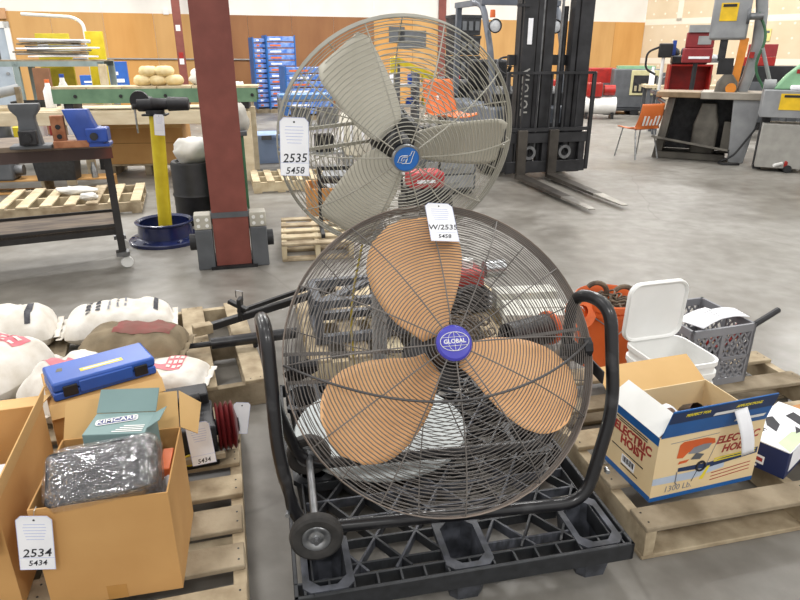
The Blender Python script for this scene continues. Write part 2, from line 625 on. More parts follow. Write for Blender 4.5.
def fan_head(root, Mh, Rr, d, drear, nring, nrear, wr_, nsp, m_wire, m_rim, tmin, blades, blade_fn, m_blade, m_motor, rim_n, rim_w, m_hub):
    # front guard: concentric wires on a dome, radial spokes
    g = MB()
    for i in range(nring):
        t = tmin + (1 - tmin) * i / (nring - 0.5)
        g.tube(ring_pts(t * Rr, dome(t, d), 56), wr_, 4, True, Mh)
    g.build('front_guard_rings', m_wire, root)
    for k in range(nsp):
        a = 2 * PI * k / nsp
        q = MB()
        q.tube([(t * Rr * math.cos(a), t * Rr * math.sin(a), dome(t, d) + wr_ * 1.6) for t in [tmin * .8 + (1 - tmin * .8) * j / 12 for j in range(13)]]
               + [(Rr * math.cos(a), Rr * math.sin(a), -rim_w)], wr_ * 1.5, 5, False, Mh)
        q.build('front_spoke', m_wire, root)
    g = MB()
    for i in range(nrear):
        t = 0.3 + 0.7 * i / (nrear - 0.5)
        g.tube(ring_pts(t * Rr, -rim_w - dome(t, drear), 48), wr_, 4, True, Mh)
    g.build('rear_guard_rings', m_wire, root)
    for k in range(nsp):
        a = 2 * PI * (k + 0.5) / nsp
        q = MB()
        q.tube([(t * Rr * math.cos(a), t * Rr * math.sin(a), -rim_w - dome(t, drear) - wr_ * 1.6) for t in [0.26 + .74 * j / 8 for j in range(9)]], wr_ * 1.4, 5, False, Mh)
        q.build('rear_spoke', m_wire, root)
    g = MB()
    for i in range(rim_n):
        g.tube(ring_pts(Rr * 1.004, 0.004 - rim_w * i / (rim_n - 1), 72), wr_ * 1.35, 5, True, Mh)
    g.build('guard_rim', m_rim, root)
    for a in blades:
        q = MB()
        Mb = Mh @ Matrix.Rotation(a, 4, 'Z')
        q.grid(blade_fn, 14, 12, Mb)
        q.build('blade', m_blade, root, solid=0.003)
    q = MB()
    q.lathe([(0, d * .62), (Rr * .075, d * .6), (Rr * .10, d * .4), (Rr * .10, -0.02), (0, -0.02)], 20, Mh)
    q.build('hub', m_hub, root)
    q = MB()
    mz = -rim_w - drear
    q.lathe([(0, -0.02), (Rr * .12, -0.025), (Rr * .19, -0.045), (Rr * .2, -0.06), (Rr * .2, mz * 1.25), (Rr * .17, mz * 1.4), (0, mz * 1.42)], 24, Mh)
    mo = q.build('motor', m_motor, root)
    for k in range(12):
        a = 2 * PI * k / 12
        q = MB()
        q.bar(Mh @ Vector((Rr * .205 * math.cos(a), Rr * .205 * math.sin(a), -0.07)), Mh @ Vector((Rr * .205 * math.cos(a), Rr * .205 * math.sin(a), mz * 1.2)), .006, .006)
        q.build('cooling_fin', m_motor, mo)
    for y in (-Rr * .09, Rr * .09):
        q = MB()
        q.bar(Mh @ Vector((-Rr, y, -rim_w * .9)), Mh @ Vector((-Rr * .2, y, mz)), .010, .006, Mh.to_3x3() @ Vector((0, 0, 1)))
        q.bar(Mh @ Vector((Rr * .2, y, mz)), Mh @ Vector((Rr, y, -rim_w * .9)), .010, .006, Mh.to_3x3() @ Vector((0, 0, 1)))
        q.build('motor_strut', m_wire, root)


def head_matrix(C, yaw, tilt):
    a = Vector((math.sin(yaw) * math.cos(tilt), -math.cos(yaw) * math.cos(tilt), math.sin(tilt)))
    e1 = Vector((0, 0, 1)).cross(a).normalized()
    return frame(C, e1, a.cross(e1))


M_WIRE_D = mat('guard_wire_dark', '#7A7571', 0.5, 0.1, col2='#5F5B58', scale=6)
M_RIM_D = mat('guard_rim_worn', '#93857A', 0.55, 0.15, col2='#6A625C', scale=4)
M_BLADE_O = mat('blade_tan', '#EDBB88', 0.5, 0.0, col2='#E2AB76', scale=3)
M_MOTOR = mat('motor_grey', '#4A4B4E', 0.5, 0.2, col2='#3D3E41', scale=8)
M_BADGE = mat('badge_violet', '#4A49B8', 0.3, col2='#4341AB', scale=5)

# ---- the tilted floor fan in the centre
PAL_Z = 0.145
fl = Vector((0.13, 1.68, PAL_Z))
frz = R(8)
fan = thing('floor_fan', 'large black framed floor fan tilted back with tan blades on plastic pallet', 'fan', fl, frz)
Mr = Matrix.Translation(fl) @ Matrix.Rotation(frz, 4, 'Z')
HC = Vector((0.126, 1.66, 0.683))
Mh = Mr.inverted() @ head_matrix(HC, R(11.4), R(36.3))


def edge_interp(tab, u):
    for (a, x0, x1), (b_, y0, y1) in zip(tab, tab[1:]):
        if u <= b_:
            k = (u - a) / (b_ - a)
            return x0 + (y0 - x0) * k, x1 + (y1 - x1) * k
    return tab[-1][1:]


BT = [(0, -.035, .04), (.1, -.05, .058), (.22, -.088, .085), (.38, -.13, .103), (.55, -.158, .112), (.7, -.162, .108), (.82, -.148, .092), (.92, -.115, .062), (.97, -.082, .035), (1.0, -.045, .0)]


def blade_front(u, v):
    lo_, hi_ = edge_interp(BT, u)
    k = (lo_ + (hi_ - lo_) * v) * 1.03
    r = 0.05 + 0.365 * u
    return (r, k, 0.012 - k * 0.42 * (1 - 0.35 * u) - 0.03 * u * (1 - u) + 0.25 * k * k)


fan_head(fan, Mh, 0.46, 0.13, 0.12, 44, 24, 0.00135, 12, M_WIRE_D, M_RIM_D, 0.115, (R(107), R(-21), R(-141)), blade_front, M_BLADE_O, M_MOTOR, 9, 0.05, M_BLACK)
# badge with a globe emblem
q = MB()
q.lathe([(0, .142), (.044, .140), (.05, .135), (.05, .126), (0, .126)], 32, Mh)
bd = q.build('badge', M_BADGE, fan)
q = MB()
gx, gy = .040, .026
q.tube([(gx * math.cos(a), gy * math.sin(a) + .003, .1427) for a in [2 * PI * k / 32 for k in range(32)]], .0010, 4, True, Mh)
for s_ in (-1, 1):
    q.tube([(s_ * gx * .45 * math.sin(PI * k / 12), .003 + gy * math.cos(PI * k / 12), .1427) for k in range(13)], .0007, 4, False, Mh)
q.tube([(0, .003 - gy, .1427), (0, .003 + gy, .1427)], .0007, 4, False, Mh)
for y in (-.009, .015):
    ww = gx * math.sqrt(1 - ((y - .003) / gy) ** 2)
    q.tube([(-ww, y, .1427), (ww, y, .1427)], .0007, 4, False, Mh)
q.build('globe_emblem', M_WHITE, bd)
q = MB()
q.box(-.034, .034, -.0075, .0135, .1422, .1428, Mh)
q.build('emblem_band', M_BADGE, bd)
text('GLOBAL', .0165, M_WHITE, bd, Mh @ Matrix.Translation((0, .003, .1432)), bold=.0004)
# heavy wire that bows across the front
q = MB()
pts = []
for k in range(25):
    x = -1 + 2 * k / 24
    y = -.34 * (1 - x * x)
    r_ = min(1, math.hypot(x, y))
    pts.append((x * .46, y * .46, dome(r_, .13) + .012))
q.tube(pts, .0036, 6, False, Mh)
q.build('cross_wire', mat('cross_wire', '#4C4A4A', .45, .2), fan)

# tubular stand: two U loops joined over the top
TZ = 0.05
xl = 0.46
path = [(-.45, -.145, TZ), (.43, -.145, TZ), (xl + .045, -.10, .36), (xl + .03, -.03, .665), (xl - .03, .09, .665), (xl - .02, .15, .3), (.43, .17, TZ),
        (-.44, .17, TZ), (-xl - .055, .15, .3), (-xl - .07, .07, .655), (-xl - .045, -.05, .655), (-xl - .035, -.12, .3)]
q = MB()
q.tube(bend(path, 0.085, 7, True), 0.0195, 12, True)
q.build('stand_frame', M_TUBE, fan)
for s_ in (-1, 1):
    q = MB()
    q.bar((s_ * xl, .02, .46), (s_ * (xl - .075), -.01, .52), .05, .006, (0, 1, 0))
    q.bar((s_ * xl, .15, .46), (s_ * xl, -.1, .46), .006, .04)
    q.build('pivot_bracket', M_BLACK, fan, bevel=.002)
    q = MB()
    q.cyl((s_ * (xl - .09), -.01, .52), (s_ * (xl - .03), -.01, .52), .012, seg=10)
    q.cyl((s_ * (xl - .035), -.01, .52), (s_ * (xl - .01), -.01, .52), .03, seg=8)
    q.build('pivot_knob', M_BLACK, fan)
for bx_, bz in ((-xl - .02, .12), (xl + .022, .17)):
    MB().cyl((bx_, -.165, bz), (bx_ + .002, -.145, bz), .007, seg=10).build('bolt', M_ZINC, fan)
q = MB()
q.cyl((-.42, .20, .078), (-.40, -.20, .078), .012, seg=12)
q.build('axle', M_STEEL, fan)
for y, wx in ((-.21, -.40), (.185, -.42)):
    q = MB()
    Mw = frame((wx, y, .078), (1, 0, 0), (0, 0, 1))
    pr = [(.042, -.012), (.05, -.017), (.066, -.018), (.074, -.013), (.077, 0), (.074, .013), (.066, .018), (.05, .017), (.042, .012)]
    q.lathe(pr, 36, Mw)
    wh = q.build('wheel', M_RUBBER, fan)
    q = MB()
    q.lathe([(0, .016), (.012, .016), (.014, .011), (.022, .009), (.03, .014), (.04, .014), (.043, .010), (.043, -.010), (.04, -.014), (0, -.014)], 28, Mw)
    q.build('wheel_disc', M_ZINC, wh)
    q = MB()
    q.lathe([(0, .030), (.008, .030), (.009, .017), (.009, .014)], 6, Mw)
    q.build('axle_nut', M_STEEL, wh)

# ---- the pedestal fan behind it
PB = Vector((-0.075, 2.08, PAL_Z))
ped = thing('pedestal_fan', 'tall pedestal fan with pale grey wire cage and blue hub badge', 'fan', PB, 0)
Mr2 = Matrix.Translation(PB)
M_WIRE_L = mat('guard_wire_light', '#B4B1A6', 0.45, 0.15, col2='#989588', scale=6)
M_RIM_L = mat('guard_rim_light', '#A9A79C', 0.45, 0.1, col2='#8F8D84', scale=5)
M_BLADE_G = mat('blade_grey', '#CFCBBD', 0.5, 0.0, col2='#C2BEB0', scale=4)
HC2 = Vector((-0.006, 1.95, 1.243))
Mh2 = Mr2.inverted() @ head_matrix(HC2, R(12.7), R(-15.2))
BT2 = [(0, -.045, .045), (.12, -.062, .06), (.3, -.076, .072), (.6, -.086, .08), (.85, -.09, .084), (.95, -.086, .078), (1.0, -.072, .065)]


def blade_back(u, v):
    lo_, hi_ = edge_interp(BT2, u)
    k = lo_ + (hi_ - lo_) * v
    return (0.05 + 0.28 * u, k, 0.005 + k * 0.50 * (1 - .3 * u) + 0.6 * k * k)


fan_head(ped, Mh2, 0.358, 0.104, 0.07, 26, 14, 0.0014, 10, M_WIRE_L, M_RIM_L, 0.16, (R(124), R(0), R(-121)), blade_back, M_BLADE_G, M_BLACK, 7, 0.03, M_BLACK)
q = MB()
q.lathe([(0, .118), (.036, .117), (.041, .113), (.041, .104), (0, .104)], 32, Mh2)
bd = q.build('badge', mat('badge_blue', '#2F74C8', .35), ped)
q = MB()
q.lathe([(.037, .1175), (.041, .1175), (.043, .110), (.041, .104)], 32, Mh2)
q.build('badge_ring', M_ZINC, bd)
q = MB()
zz = .1185


def logo(pts, closed=True):
    q.tube([(x * .001, y * .001, zz) for x, y in pts], .0011, 4, closed, Mh2)


logo([(-26, -9), (-20, 8), (-14, 11), (2, 11), (4, 7), (-10, 7), (-13, 4), (-16, -5), (-9, -5), (-7, 1), (0, 1), (-4, -13), (-12, -13), (-14, -10)])
logo([(6, 11), (10, 11), (15, 24), (22, 24), (13, -10), (9, -13), (-2, -13), (2, 1)])
q.build('badge_emblem', M_WHITE, bd)
# pole, collar, base
mzp = Mh2 @ Vector((0, 0, -.17))
q = MB()
q.tube([(0, 0, .02), (0, 0, .62)], .026, 16)
q.build('lower_pole', M_GREY, ped)
q = MB()
q.tube([(0, 0, .6), (0, 0, mzp.z - .02)], .019, 14)
q.tube([(0, 0, mzp.z - .04), tuple(mzp)], .017, 10)
q.build('upper_pole', M_GREY, ped)
q = MB()
q.lathe([(.026, .58), (.034, .585), (.034, .64), (.026, .645)], 18)
q.build('collar', M_BLACK, ped)
MB().cyl((.03, 0, .61), (.075, 0, .61), .013, seg=10).build('collar_knob', M_BLACK, ped)
q = MB()
q.lathe([(0, .0), (.325, .0), (.33, .008), (.325, .018), (.2, .026), (.06, .034), (.045, .06), (.03, .07), (0, .07)], 48)
q.build('base', mat('base_grey', '#B4BABA', .45, col2='#A5ABAB', scale=5), ped)
q = MB()
c0 = mzp + Vector((0.02, 0, -.02))
q.tube(bend([c0, c0 + Vector((-.05, .05, -.15)), (-.06, .02, .72), (-.10, -.04, .52), (-.09, -.05, .25), (-.05, -.16, .06), (.12, -.22, .03)], .12, 6), .0042, 7)
q.build('power_cord', mat('yellow_cord', '#B9A436', .5), ped)

# ---- lot tags on the fans
ht = head_matrix(HC, R(11.4), R(36.3))
tp = ht @ Vector((.035, .437, dome(.93, .13) + .024))
make_tag('white lot tag reading W 2535 hung on the tan bladed floor fan', tp, (R(-56), R(5), R(11)), .086, .15,
         ((('W/2535'), -.085, .027), ('5458', -.120, .02)), wire=[(0, .012, .01), (0, .02, -.01)])
tp = D(294, 122, 1.79)
make_tag('white lot tag reading 2535 hung on the pedestal fan', tp, (R(-4), R(2), R(4)), .080, .158,
         (('2535', -.098, .034), ('5458', -.132, .026)), wire=[(-.005, .06, .015), (.0, .125, .0)])

# ================================================================== pallets
def pallet(label, corner, rz, W, Dp, boards, H=0.13, along='x', mats=None, bottom=True, group='wooden pallets', gaps=None, cat='pallet', skip=()):
    """corner = near left corner on the floor; boards run along local x (stringers along y) or the other way round"""
    t = thing('wooden_pallet', label, cat, (corner[0], corner[1], corner[2] if len(corner) > 2 else 0), rz, group)
    mats = mats or (M_WOOD, M_WOOD2)
    bt = 0.018
    L, Wd = (W, Dp) if along == 'x' else (Dp, W)

    def mk(name, a0, a1, b0, b1, z0, z1, m):
        q = MB()
        if along == 'x':
            q.box(a0, a1, b0, b1, z0, z1)
        else:
            q.box(b0, b1, a0, a1, z0, z1)
        return q.build(name, m, t, bevel=0.003, seg=1)
    n = boards
    wdt = 0.098 if Wd > .9 else 0.085
    for i in range(n):
        if i in skip:
            continue
        c = wdt / 2 + (Wd - wdt) * i / (n - 1)
        ww = wdt * random.uniform(.93, 1.2)
        if i not in (0, n - 1):
            c += random.uniform(-.008, .008)
        else:
            ww = wdt
        o = mk('deck_board', random.uniform(-.004, .004), L + random.uniform(-.005, .005), c - ww / 2, c + ww / 2, H - bt, H, mats[random.randrange(len(mats))])
        for sx in (.02, L / 2, L - .02):
            for dy in (-.022, .022):
                nq = MB()
                a, b_ = (sx, c + dy) if along == 'x' else (c + dy, sx)
                nq.cyl((a, b_, H), (a, b_, H + .0008), .0035, seg=6)
                nq.build('nail', M_DARK, o)
    for c in (0.019, L / 2, L - 0.019):
        mk('stringer', c - .019, c + .019, .001, Wd - .001, bt, H - bt, mats[-1]) if False else None
        q = MB()
        if along == 'x':
            q.box(c - .019, c + .019, .002, Wd - .002, bt, H - bt)
        else:
            q.box(.002, Wd - .002, c - .019, c + .019, bt, H - bt)
        q.build('stringer', mats[random.randrange(len(mats))], t, bevel=.002, seg=1)
    if bottom:
        for i in range(4):
            c = .05 + (Wd - .1) * i / 3
            mk('bottom_board', 0, L, c - .045, c + .045, 0, bt, mats[random.randrange(len(mats))])
    return t


# ---- black plastic pallet under the fans
BP0 = Vector((-0.28, 1.265, 0))
brz = R(12)
bp = thing('plastic_pallet', 'black plastic lattice pallet carrying both fans', 'pallet', BP0, brz)
PW, PD, PH = 1.0, 1.19, PAL_Z
pk = []
for cx in (.095, PW / 2, PW - .095):
    for cy in (.12, PD / 2, PD - .12):
        pk.append((cx - .06, cx + .06, cy - .095, cy + .095))
M_BP2 = mat('black_plastic_worn', '#5A5D66', .55, col2='#33353A', scale=18, lo=.4, hi=.7)
for x0, x1, y0, y1 in pk:
    cx, cy = (x0 + x1) / 2, (y0 + y1) / 2

    def oc(w_, h_, c_, z):
        return [(cx + x, cy + y, z) for x, y in ((w_ - c_, -h_), (w_, -h_ + c_), (w_, h_ - c_), (w_ - c_, h_), (-w_ + c_, h_), (-w_, h_ - c_), (-w_, -h_ + c_), (-w_ + c_, -h_))]
    q = MB()
    q.loft([oc(.05, .08, .02, .0), oc(.063, .098, .02, PH - .02), oc(.071, .106, .02, PH - .02), oc(.071, .106, .02, PH), oc(.052, .087, .028, PH), oc(.044, .072, .024, .012)], True, True)
    q.build('foot_pocket', M_BP2 if cy < .4 else M_BLACKP, bp)
for y0, y1, x0, x1 in ((0, .012, .0, PW), (PD - .012, PD, 0, PW), (.05, .058, 0, PW)):
    MB().box(x0, x1, y0, y1, PH - .06, PH - .001).build('rail', M_BLACKP, bp, bevel=.002, seg=1)
for x0, x1 in ((0, .012), (PW - .012, PW), (.05, .056), (PW - .056, PW - .05)):
    MB().box(x0, x1, 0, PD, PH - .06, PH - .001).build('rail', M_BLACKP, bp, bevel=.002, seg=1)
for k in range(15):
    x = .03 + k * (PW - .06) / 14
    MB().box(x - .003, x + .003, .012, .05, PH - .05, PH - .002).build('rail_web', M_BLACKP, bp)
RIB = MB().box(0, 1, -.0035, .0035, -.032, 0).mesh('rib', M_BLACKP)
RIB2 = MB().box(0, 1, -.0035, .0035, -.032, 0).mesh('rib', M_BP2)


def clip_rib(p0, p1):
    """cuts a rib by the deck rectangle and by the pockets"""
    n = 240
    run = None
    out = []
    for i in range(n + 1):
        t = i / n
        x, y = p0[0] + (p1[0] - p0[0]) * t, p0[1] + (p1[1] - p0[1]) * t
        ok = .055 < x < PW - .055 and .056 < y < PD - .01
        if ok:
            for a, b_, c, d_ in pk:
                if a - .008 < x < b_ + .008 and c - .008 < y < d_ + .008:
                    ok = False
                    break
        if ok and run is None:
            run = (x, y)
        if (not ok or i == n) and run is not None:
            if math.hypot(x - run[0], y - run[1]) > .04:
                out.append((run, (x, y)))
            run = None
    return out


pitch = .125
lines = []
an = R(57)
for k in range(-14, 26):
    x = k * pitch
    L = 1.6
    lines.append(((x, 0), (x + L * math.cos(an), L * math.sin(an))))
    lines.append(((x, 0), (x - L * math.cos(an), L * math.sin(an))))
hstep = pitch / 2 * math.tan(an)
for k in range(1, 14):
    lines.append(((0, k * hstep), (PW, k * hstep)))
for p0, p1 in lines:
    for a, b_ in clip_rib(p0, p1):
        inst(RIB if random.random() < .6 else RIB2, 'rib', bp, (a[0], a[1], PH - .002 - random.uniform(0, .0015)), (0, 0, math.atan2(b_[1] - a[1], b_[0] - a[0])), (math.hypot(b_[0] - a[0], b_[1] - a[1]), 1, 1))

# ---- wooden pallets in the foreground
YR = R(13)
pallet('worn wooden pallet under the electric hoist box and white pails', (0.765, 1.55), YR, 1.25, 1.22, 6)
ul, vl = Vector((math.cos(R(15)), math.sin(R(15)), 0)), Vector((-math.sin(R(15)), math.cos(R(15)), 0))
pl_ = Vector((-0.40, 1.25, 0)) - ul * 1.1
pallet('grey weathered pallet under the open cardboard boxes', pl_, R(15), 1.1, 1.08, 7, mats=(M_WOOD2, M_WOOD2, M_WOOD))
ym = R(20)
um, vm = Vector((math.cos(ym), math.sin(ym), 0)), Vector((-math.sin(ym), math.cos(ym), 0))
pm = Vector((-0.60, 2.52, 0)) - um * 1.22
pallet('wooden pallet with lengthwise boards under the printed sacks', pm, ym, 1.22, 1.0, 6, along='y')
pallet('pale wooden pallet behind the floor fan carrying steel frames', Vector((-0.42, 2.68, 0)), R(14), 1.2, 1.0, 7, along='y', mats=(M_WOOD, M_WOOD3))
p3 = pm - um * 1.26
pallet('wooden pallet at the left edge under the stacked sacks', p3, ym, 1.2, 1.0, 6, along='y')

# ================================================================== goods in the foreground
from mathutils import noise

TH = 0.004


def open_box(name, label, loc, rz, L, W, H, m_out, m_in, flaps, cat='cardboard box', flap_m=None, group=None):
    """open carton with its near left corner at loc; flaps: side -> (length, angle from upright, outward positive)"""
    t = thing(name, label, cat, loc, rz, group)
    parts = {}
    for side, c in (('front', (0, L, 0, TH)), ('back', (0, L, W - TH, W)), ('left', (0, TH, TH, W - TH)), ('right', (L - TH, L, TH, W - TH))):
        parts[side] = MB().box(c[0], c[1], c[2], c[3], 0, H).build('side_wall', m_out, t)
    MB().box(TH, L - TH, TH, W - TH, 0, TH).build('bottom', m_in, t)
    E_ = {'front': ((0, 0), (L, 0), (0, -1)), 'back': ((L, W), (0, W), (0, 1)), 'left': ((0, W), (0, 0), (-1, 0)), 'right': ((L, 0), (L, W), (1, 0))}
    fl_ = {}
    for side, (ln, an) in flaps.items():
        a, b_, n = E_[side]
        a, b_, n = Vector((*a, H)), Vector((*b_, H)), Vector((*n, 0))
        ins = (b_ - a).normalized() * .004
        dv = (Vector((0, 0, 1)) * math.cos(R(an)) + n * math.sin(R(an))) * ln
        q = MB().panel(a + ins, b_ - ins, b_ - ins * 2 + dv, a + ins * 2 + dv, TH * .8)
        fl_[side] = q.build('flap', (flap_m or {}).get(side, m_in), t)
    return t, parts, fl_


def face_front(x, z, y=-.0006):
    return frame((x, y, z), (1, 0, 0), (0, 0, 1))


def decal(parent, poly, m, M, name='print', t=.0004):
    return MB().prism(poly, t, M).build(name, m, parent)


M_HOIST = mat('hoist_cream', '#E5CFA6', .55, col2='#DDC497', scale=3)
M_HBLUE = mat('print_blue', '#1E62A8', .45, col2='#1A5796', scale=6)
M_HBLUED = mat('print_navy', '#17335E', .45, col2='#132B50', scale=6)
M_HRED = mat('print_red', '#A93A34', .5)
M_HOR = mat('print_orange', '#D8622C', .5)
M_HGR = mat('print_grey', '#8B8C92', .5)
M_HLB = mat('print_pale_blue', '#B9C6D8', .5)
M_HYE = mat('print_yellow', '#E6D33A', .5)

# ---- electric hoist carton on the right pallet
hb, hp, hf = open_box('hoist_box', 'open cream electric hoist box with blue lid flap on right pallet', (0.812, 1.672, .131), R(17), .415, .275, .245,
                      M_HOIST, M_CARDI, {'front': (.115, 14), 'left': (.09, -52), 'back': (.12, 62)}, flap_m={'front': M_HBLUE, 'left': M_WHITE})
F = hp['front']


def FF(x, z, y=-.0006):
    return face_front(x, z, y) @ Matrix.Diagonal((.93, 1, 1, 1))


decal(F, [(0, 0), (.445, 0), (.445, .016), (0, .016)], M_HBLUE, FF(0, 0))
text('ELECTRIC', .039, M_HRED, F, face_front(.312, .192), shear=.25, bold=.0012, width=1.0)
text('HOIST', .039, M_HRED, F, face_front(.312, .155), shear=.25, bold=.0012)
decal(F, [(.10, .100), (.23, .093), (.44, .112), (.44, .135), (.23, .113), (.10, .115)], M_HBLUED, FF(0, 0))
decal(F, [(.0, .065), (.17, .06), (.30, .082), (.30, .108), (.17, .09), (.0, .09)], M_HLB, FF(0, 0, -.0004))
for z in (.121, .112):
    decal(F, [(.25, z - .001), (.43, z + .006), (.43, z + .011), (.25, z + .004)], M_HYE, FF(0, 0, -.0012))
for k in range(3):
    decal(F, [(.25, .065 - .014 * k), (.42, .079 - .014 * k), (.42, .082 - .014 * k), (.25, .068 - .014 * k)], M_HRED, FF(0, 0))
q = MB()
q.prism([(.05, .215), (.25, .222), (.25, .224), (.05, .217)], .0004, FF(0, 0))
q.build('rail_print', M_HGR, F)
decal(F, [(.085, .155), (.09, .205), (.105, .214), (.20, .214), (.235, .205), (.24, .188), (.19, .176), (.13, .17), (.11, .152)], M_HOR, FF(0, 0, -.0008), 'hoist_print')
decal(F, [(.13, .165), (.17, .16), (.215, .172), (.225, .19), (.19, .192), (.15, .186)], M_HGR, FF(0, 0, -.0014))
decal(F, [(.145, .140), (.185, .135), (.20, .152), (.165, .162)], M_DGREY, FF(0, 0, -.0014))
decal(F, [(.095, .13), (.13, .132), (.14, .142), (.1, .14)], M_HOR, FF(0, 0, -.0008))
q = MB()
q.tube([(.182 + .017 * math.cos(a), -.001, .105 + .017 * math.sin(a)) for a in [2 * PI * k / 20 for k in range(20)]], .004, 5, True)
q.build('coil_print', M_INK, F)
q = MB()
q.tube([(.235, -.001, .205), (.202, -.001, .1)], .0009, 4)
q.build('cable_print', M_HGR, F)
MB().tube([(.17, -.001, .09), (.155, -.001, .05)], .0012, 4).build('cable_print', M_INK, F)
MB().tube([(.09, -.001, .1), (.09, -.001, .06), (.098, -.001, .05)], .0025, 4).build('hook_print', M_HGR, F)
decal(F, [(.20, .052), (.225, .1), (.238, .1), (.215, .05)], M_HYE, FF(0, 0, -.0008))
text('1300 Lb.', .032, M_HGR, F, face_front(.105, .038), shear=.1)
Lf = hp['left']


def face_left(y, z, W=.275):
    return frame((-.0006, y, z), (0, -1, 0), (0, 0, 1))


decal(Lf, [(-.275, 0), (0, 0), (0, .02), (-.275, .02)], M_HBLUE, frame((-.0001, 0, 0), (0, -1, 0), (0, 0, 1)))
decal(Lf, [(-.275, .215), (0, .215), (0, .245), (-.275, .245)], M_HBLUE, frame((-.0001, 0, 0), (0, -1, 0), (0, 0, 1)))
text('ELECTRIC', .045, M_HRED, Lf, face_left(.122, .172), bold=.0016, sx=1.0)
text('HOIST', .045, M_HRED, Lf, face_left(.115, .135), bold=.0016)
for z, a, b_ in ((.205, .05, .22), (.197, .05, .2), (.094, .05, .22), (.022 + .02, .07, .16)):
    decal(Lf, [(-b_, z), (-a, z), (-a, z + .004), (-b_, z + .004)], M_INK, face_left(0, 0))
decal(Lf, [(-.16, .05), (-.09, .05), (-.09, .085), (-.16, .085)], M_PAPER, face_left(0, 0))
for k in range(13):
    x = -.153 + k * .0047
    decal(Lf, [(x, .06), (x + .0012 + .0012 * (k % 3), .06), (x + .0012 + .0012 * (k % 3), .082), (x, .082)], M_INK, frame((-.0012, 0, 0), (0, -1, 0), (0, 0, 1)), 'barcode_line')
# printing on the standing lid flap
ff = hf['front']
an = R(14)
up_ = Vector((0, -math.sin(an), math.cos(an)))
Mf = frame(Vector((0, 0, .245)) + Vector((0, -.0042, .0)), (1, 0, 0), up_)
decal(ff, [(.005, .062), (.41, .062), (.408, .112), (.007, .108)], M_HBLUED, Mf)
text('PERFECT FOR', .015, M_HYE, ff, Mf @ Matrix.Translation((.105, .09, .0008)), shear=.2, bold=.0004)
text('APPLICATIONS', .015, M_HYE, ff, Mf @ Matrix.Translation((.30, .09, .0008)), shear=.2, bold=.0004)
for x, z in ((.17, .066), (.27, .02)):
    decal(ff, [(x, z), (x + .12, z), (x + .125, z + .012), (x + .005, z + .012)], M_WHITE, Mf @ Matrix.Translation((0, 0, .0006)))
q = MB()                               # black moulding parts lying inside the box
for k in range(7):
    x, y = .06 + .05 * k, .08 + .11 * ((k * 37) % 10) / 10
    q.lathe([(0, .03), (.028, .028), (.035, .0), (.03, -.05)], 10, Matrix.Translation((x, y, .19)) @ Matrix.Rotation(k, 4, 'X'))
hp_in = q.build('hoist_parts', mat('hoist_parts', '#8A5A3E', .5, .2, col2='#4A4038'))
hp_in.matrix_world = Matrix.Translation((0.812, 1.672, .131)) @ Matrix.Rotation(R(17), 4, 'Z')
tag(hp_in, 'brown metal hoist parts lying inside the electric hoist box', 'hoist parts')
q = MB()
q.grid(lambda u, v: (.05 + .16 * u, .04 + .17 * v, .205 + .018 * math.sin(u * 9) * math.cos(v * 7)), 10, 10)
pp = q.build('packing_paper', M_PAPER, solid=.001)
pp.matrix_world = hp_in.matrix_world.copy()
tag(pp, 'crumpled white packing paper inside the electric hoist box', 'paper')
tp = D(741, 409, 1.725)
tg = make_tag('curled white lot tag draped over the front of the hoist box', tp, (R(-6), R(-16), R(10)), .045, .17, (), curl=.08)

# ---- winch carton
M_WB = mat('winch_navy', '#232F5E', .5, col2='#1C2750', scale=4)
wb_ = thing('winch_box', 'small navy winch carton with white printed lid at right edge', 'cardboard box', (1.318, 1.79, .131), R(41))
MB().box(0, .33, 0, .155, 0, .106).build('carton', M_WB, wb_, bevel=.002)
MB().box(-.002, .332, -.002, .157, .106, .11).build('lid', M_PAPER, wb_)
MB().box(.03, .30, -.0015, 0, .02, .1).build('front_print', M_PAPER, wb_)
lidm = frame((0, 0, .1102), (1, 0, 0), (0, 1, 0))
text('WINCH', .026, M_INK, wb_, lidm @ Matrix.Translation((.05, .125, 0)) @ Matrix.Rotation(R(-12), 4, 'Z'), bold=.001)
for pl in ([(.10, .08), (.16, .09), (.20, .13), (.17, .145), (.12, .12)], [(.21, .04), (.27, .05), (.29, .09), (.24, .1)], [(.14, .03), (.18, .02), (.19, .05)]):
    decal(wb_, pl, M_INK, lidm, 'winch_picture')
decal(wb_, [(.0, .0), (.2, .0), (.14, .045), (.03, .05)], mat('print_pale_green', '#CBD9B4', .5), frame((0, 0, .1101), (1, 0, 0), (0, 1, 0)))
Ml = frame((-.0006, 0, 0), (0, -1, 0), (0, 0, 1))
decal(wb_, [(-.135, .025), (-.07, .022), (-.07, .055), (-.135, .058)], M_PAPER, Ml)
decal(wb_, [(-.13, .035), (-.075, .032), (-.075, .046), (-.13, .05)], M_HRED, frame((-.0012, 0, 0), (0, -1, 0), (0, 0, 1)))
decal(wb_, [(-.135, .01), (-.09, .008), (-.09, .016), (-.135, .018)], M_PAPER, Ml)
decal(wb_, [(-.14, .07), (-.1, .065), (-.11, .09), (-.13, .1), (-.145, .095)], M_HLB, Ml, 'emblem_print')
decal(wb_, [(-.14, .095), (-.11, .095), (-.12, .1), (-.14, .102)], M_HRED, frame((-.0012, 0, 0), (0, -1, 0), (0, 0, 1)), 'emblem_print')
# tan card lid piece behind it
q = MB()
q.loft([[(x, y, z) for x, y in rrect(.36, .26, .08, 6)] for z in (0, .012)])
o = q.build('board_disc', mat('hardboard', '#C08A55', .7))
o.location = (1.62, 2.12, .131)
o.rotation_euler = (0, 0, R(20))
tag(o, 'flat tan hardboard piece lying behind the winch carton', 'board')


# ---- white square pails
M_PAIL = mat('white_pail', '#F1F1EF', .35, col2='#E6E6E3', scale=4)


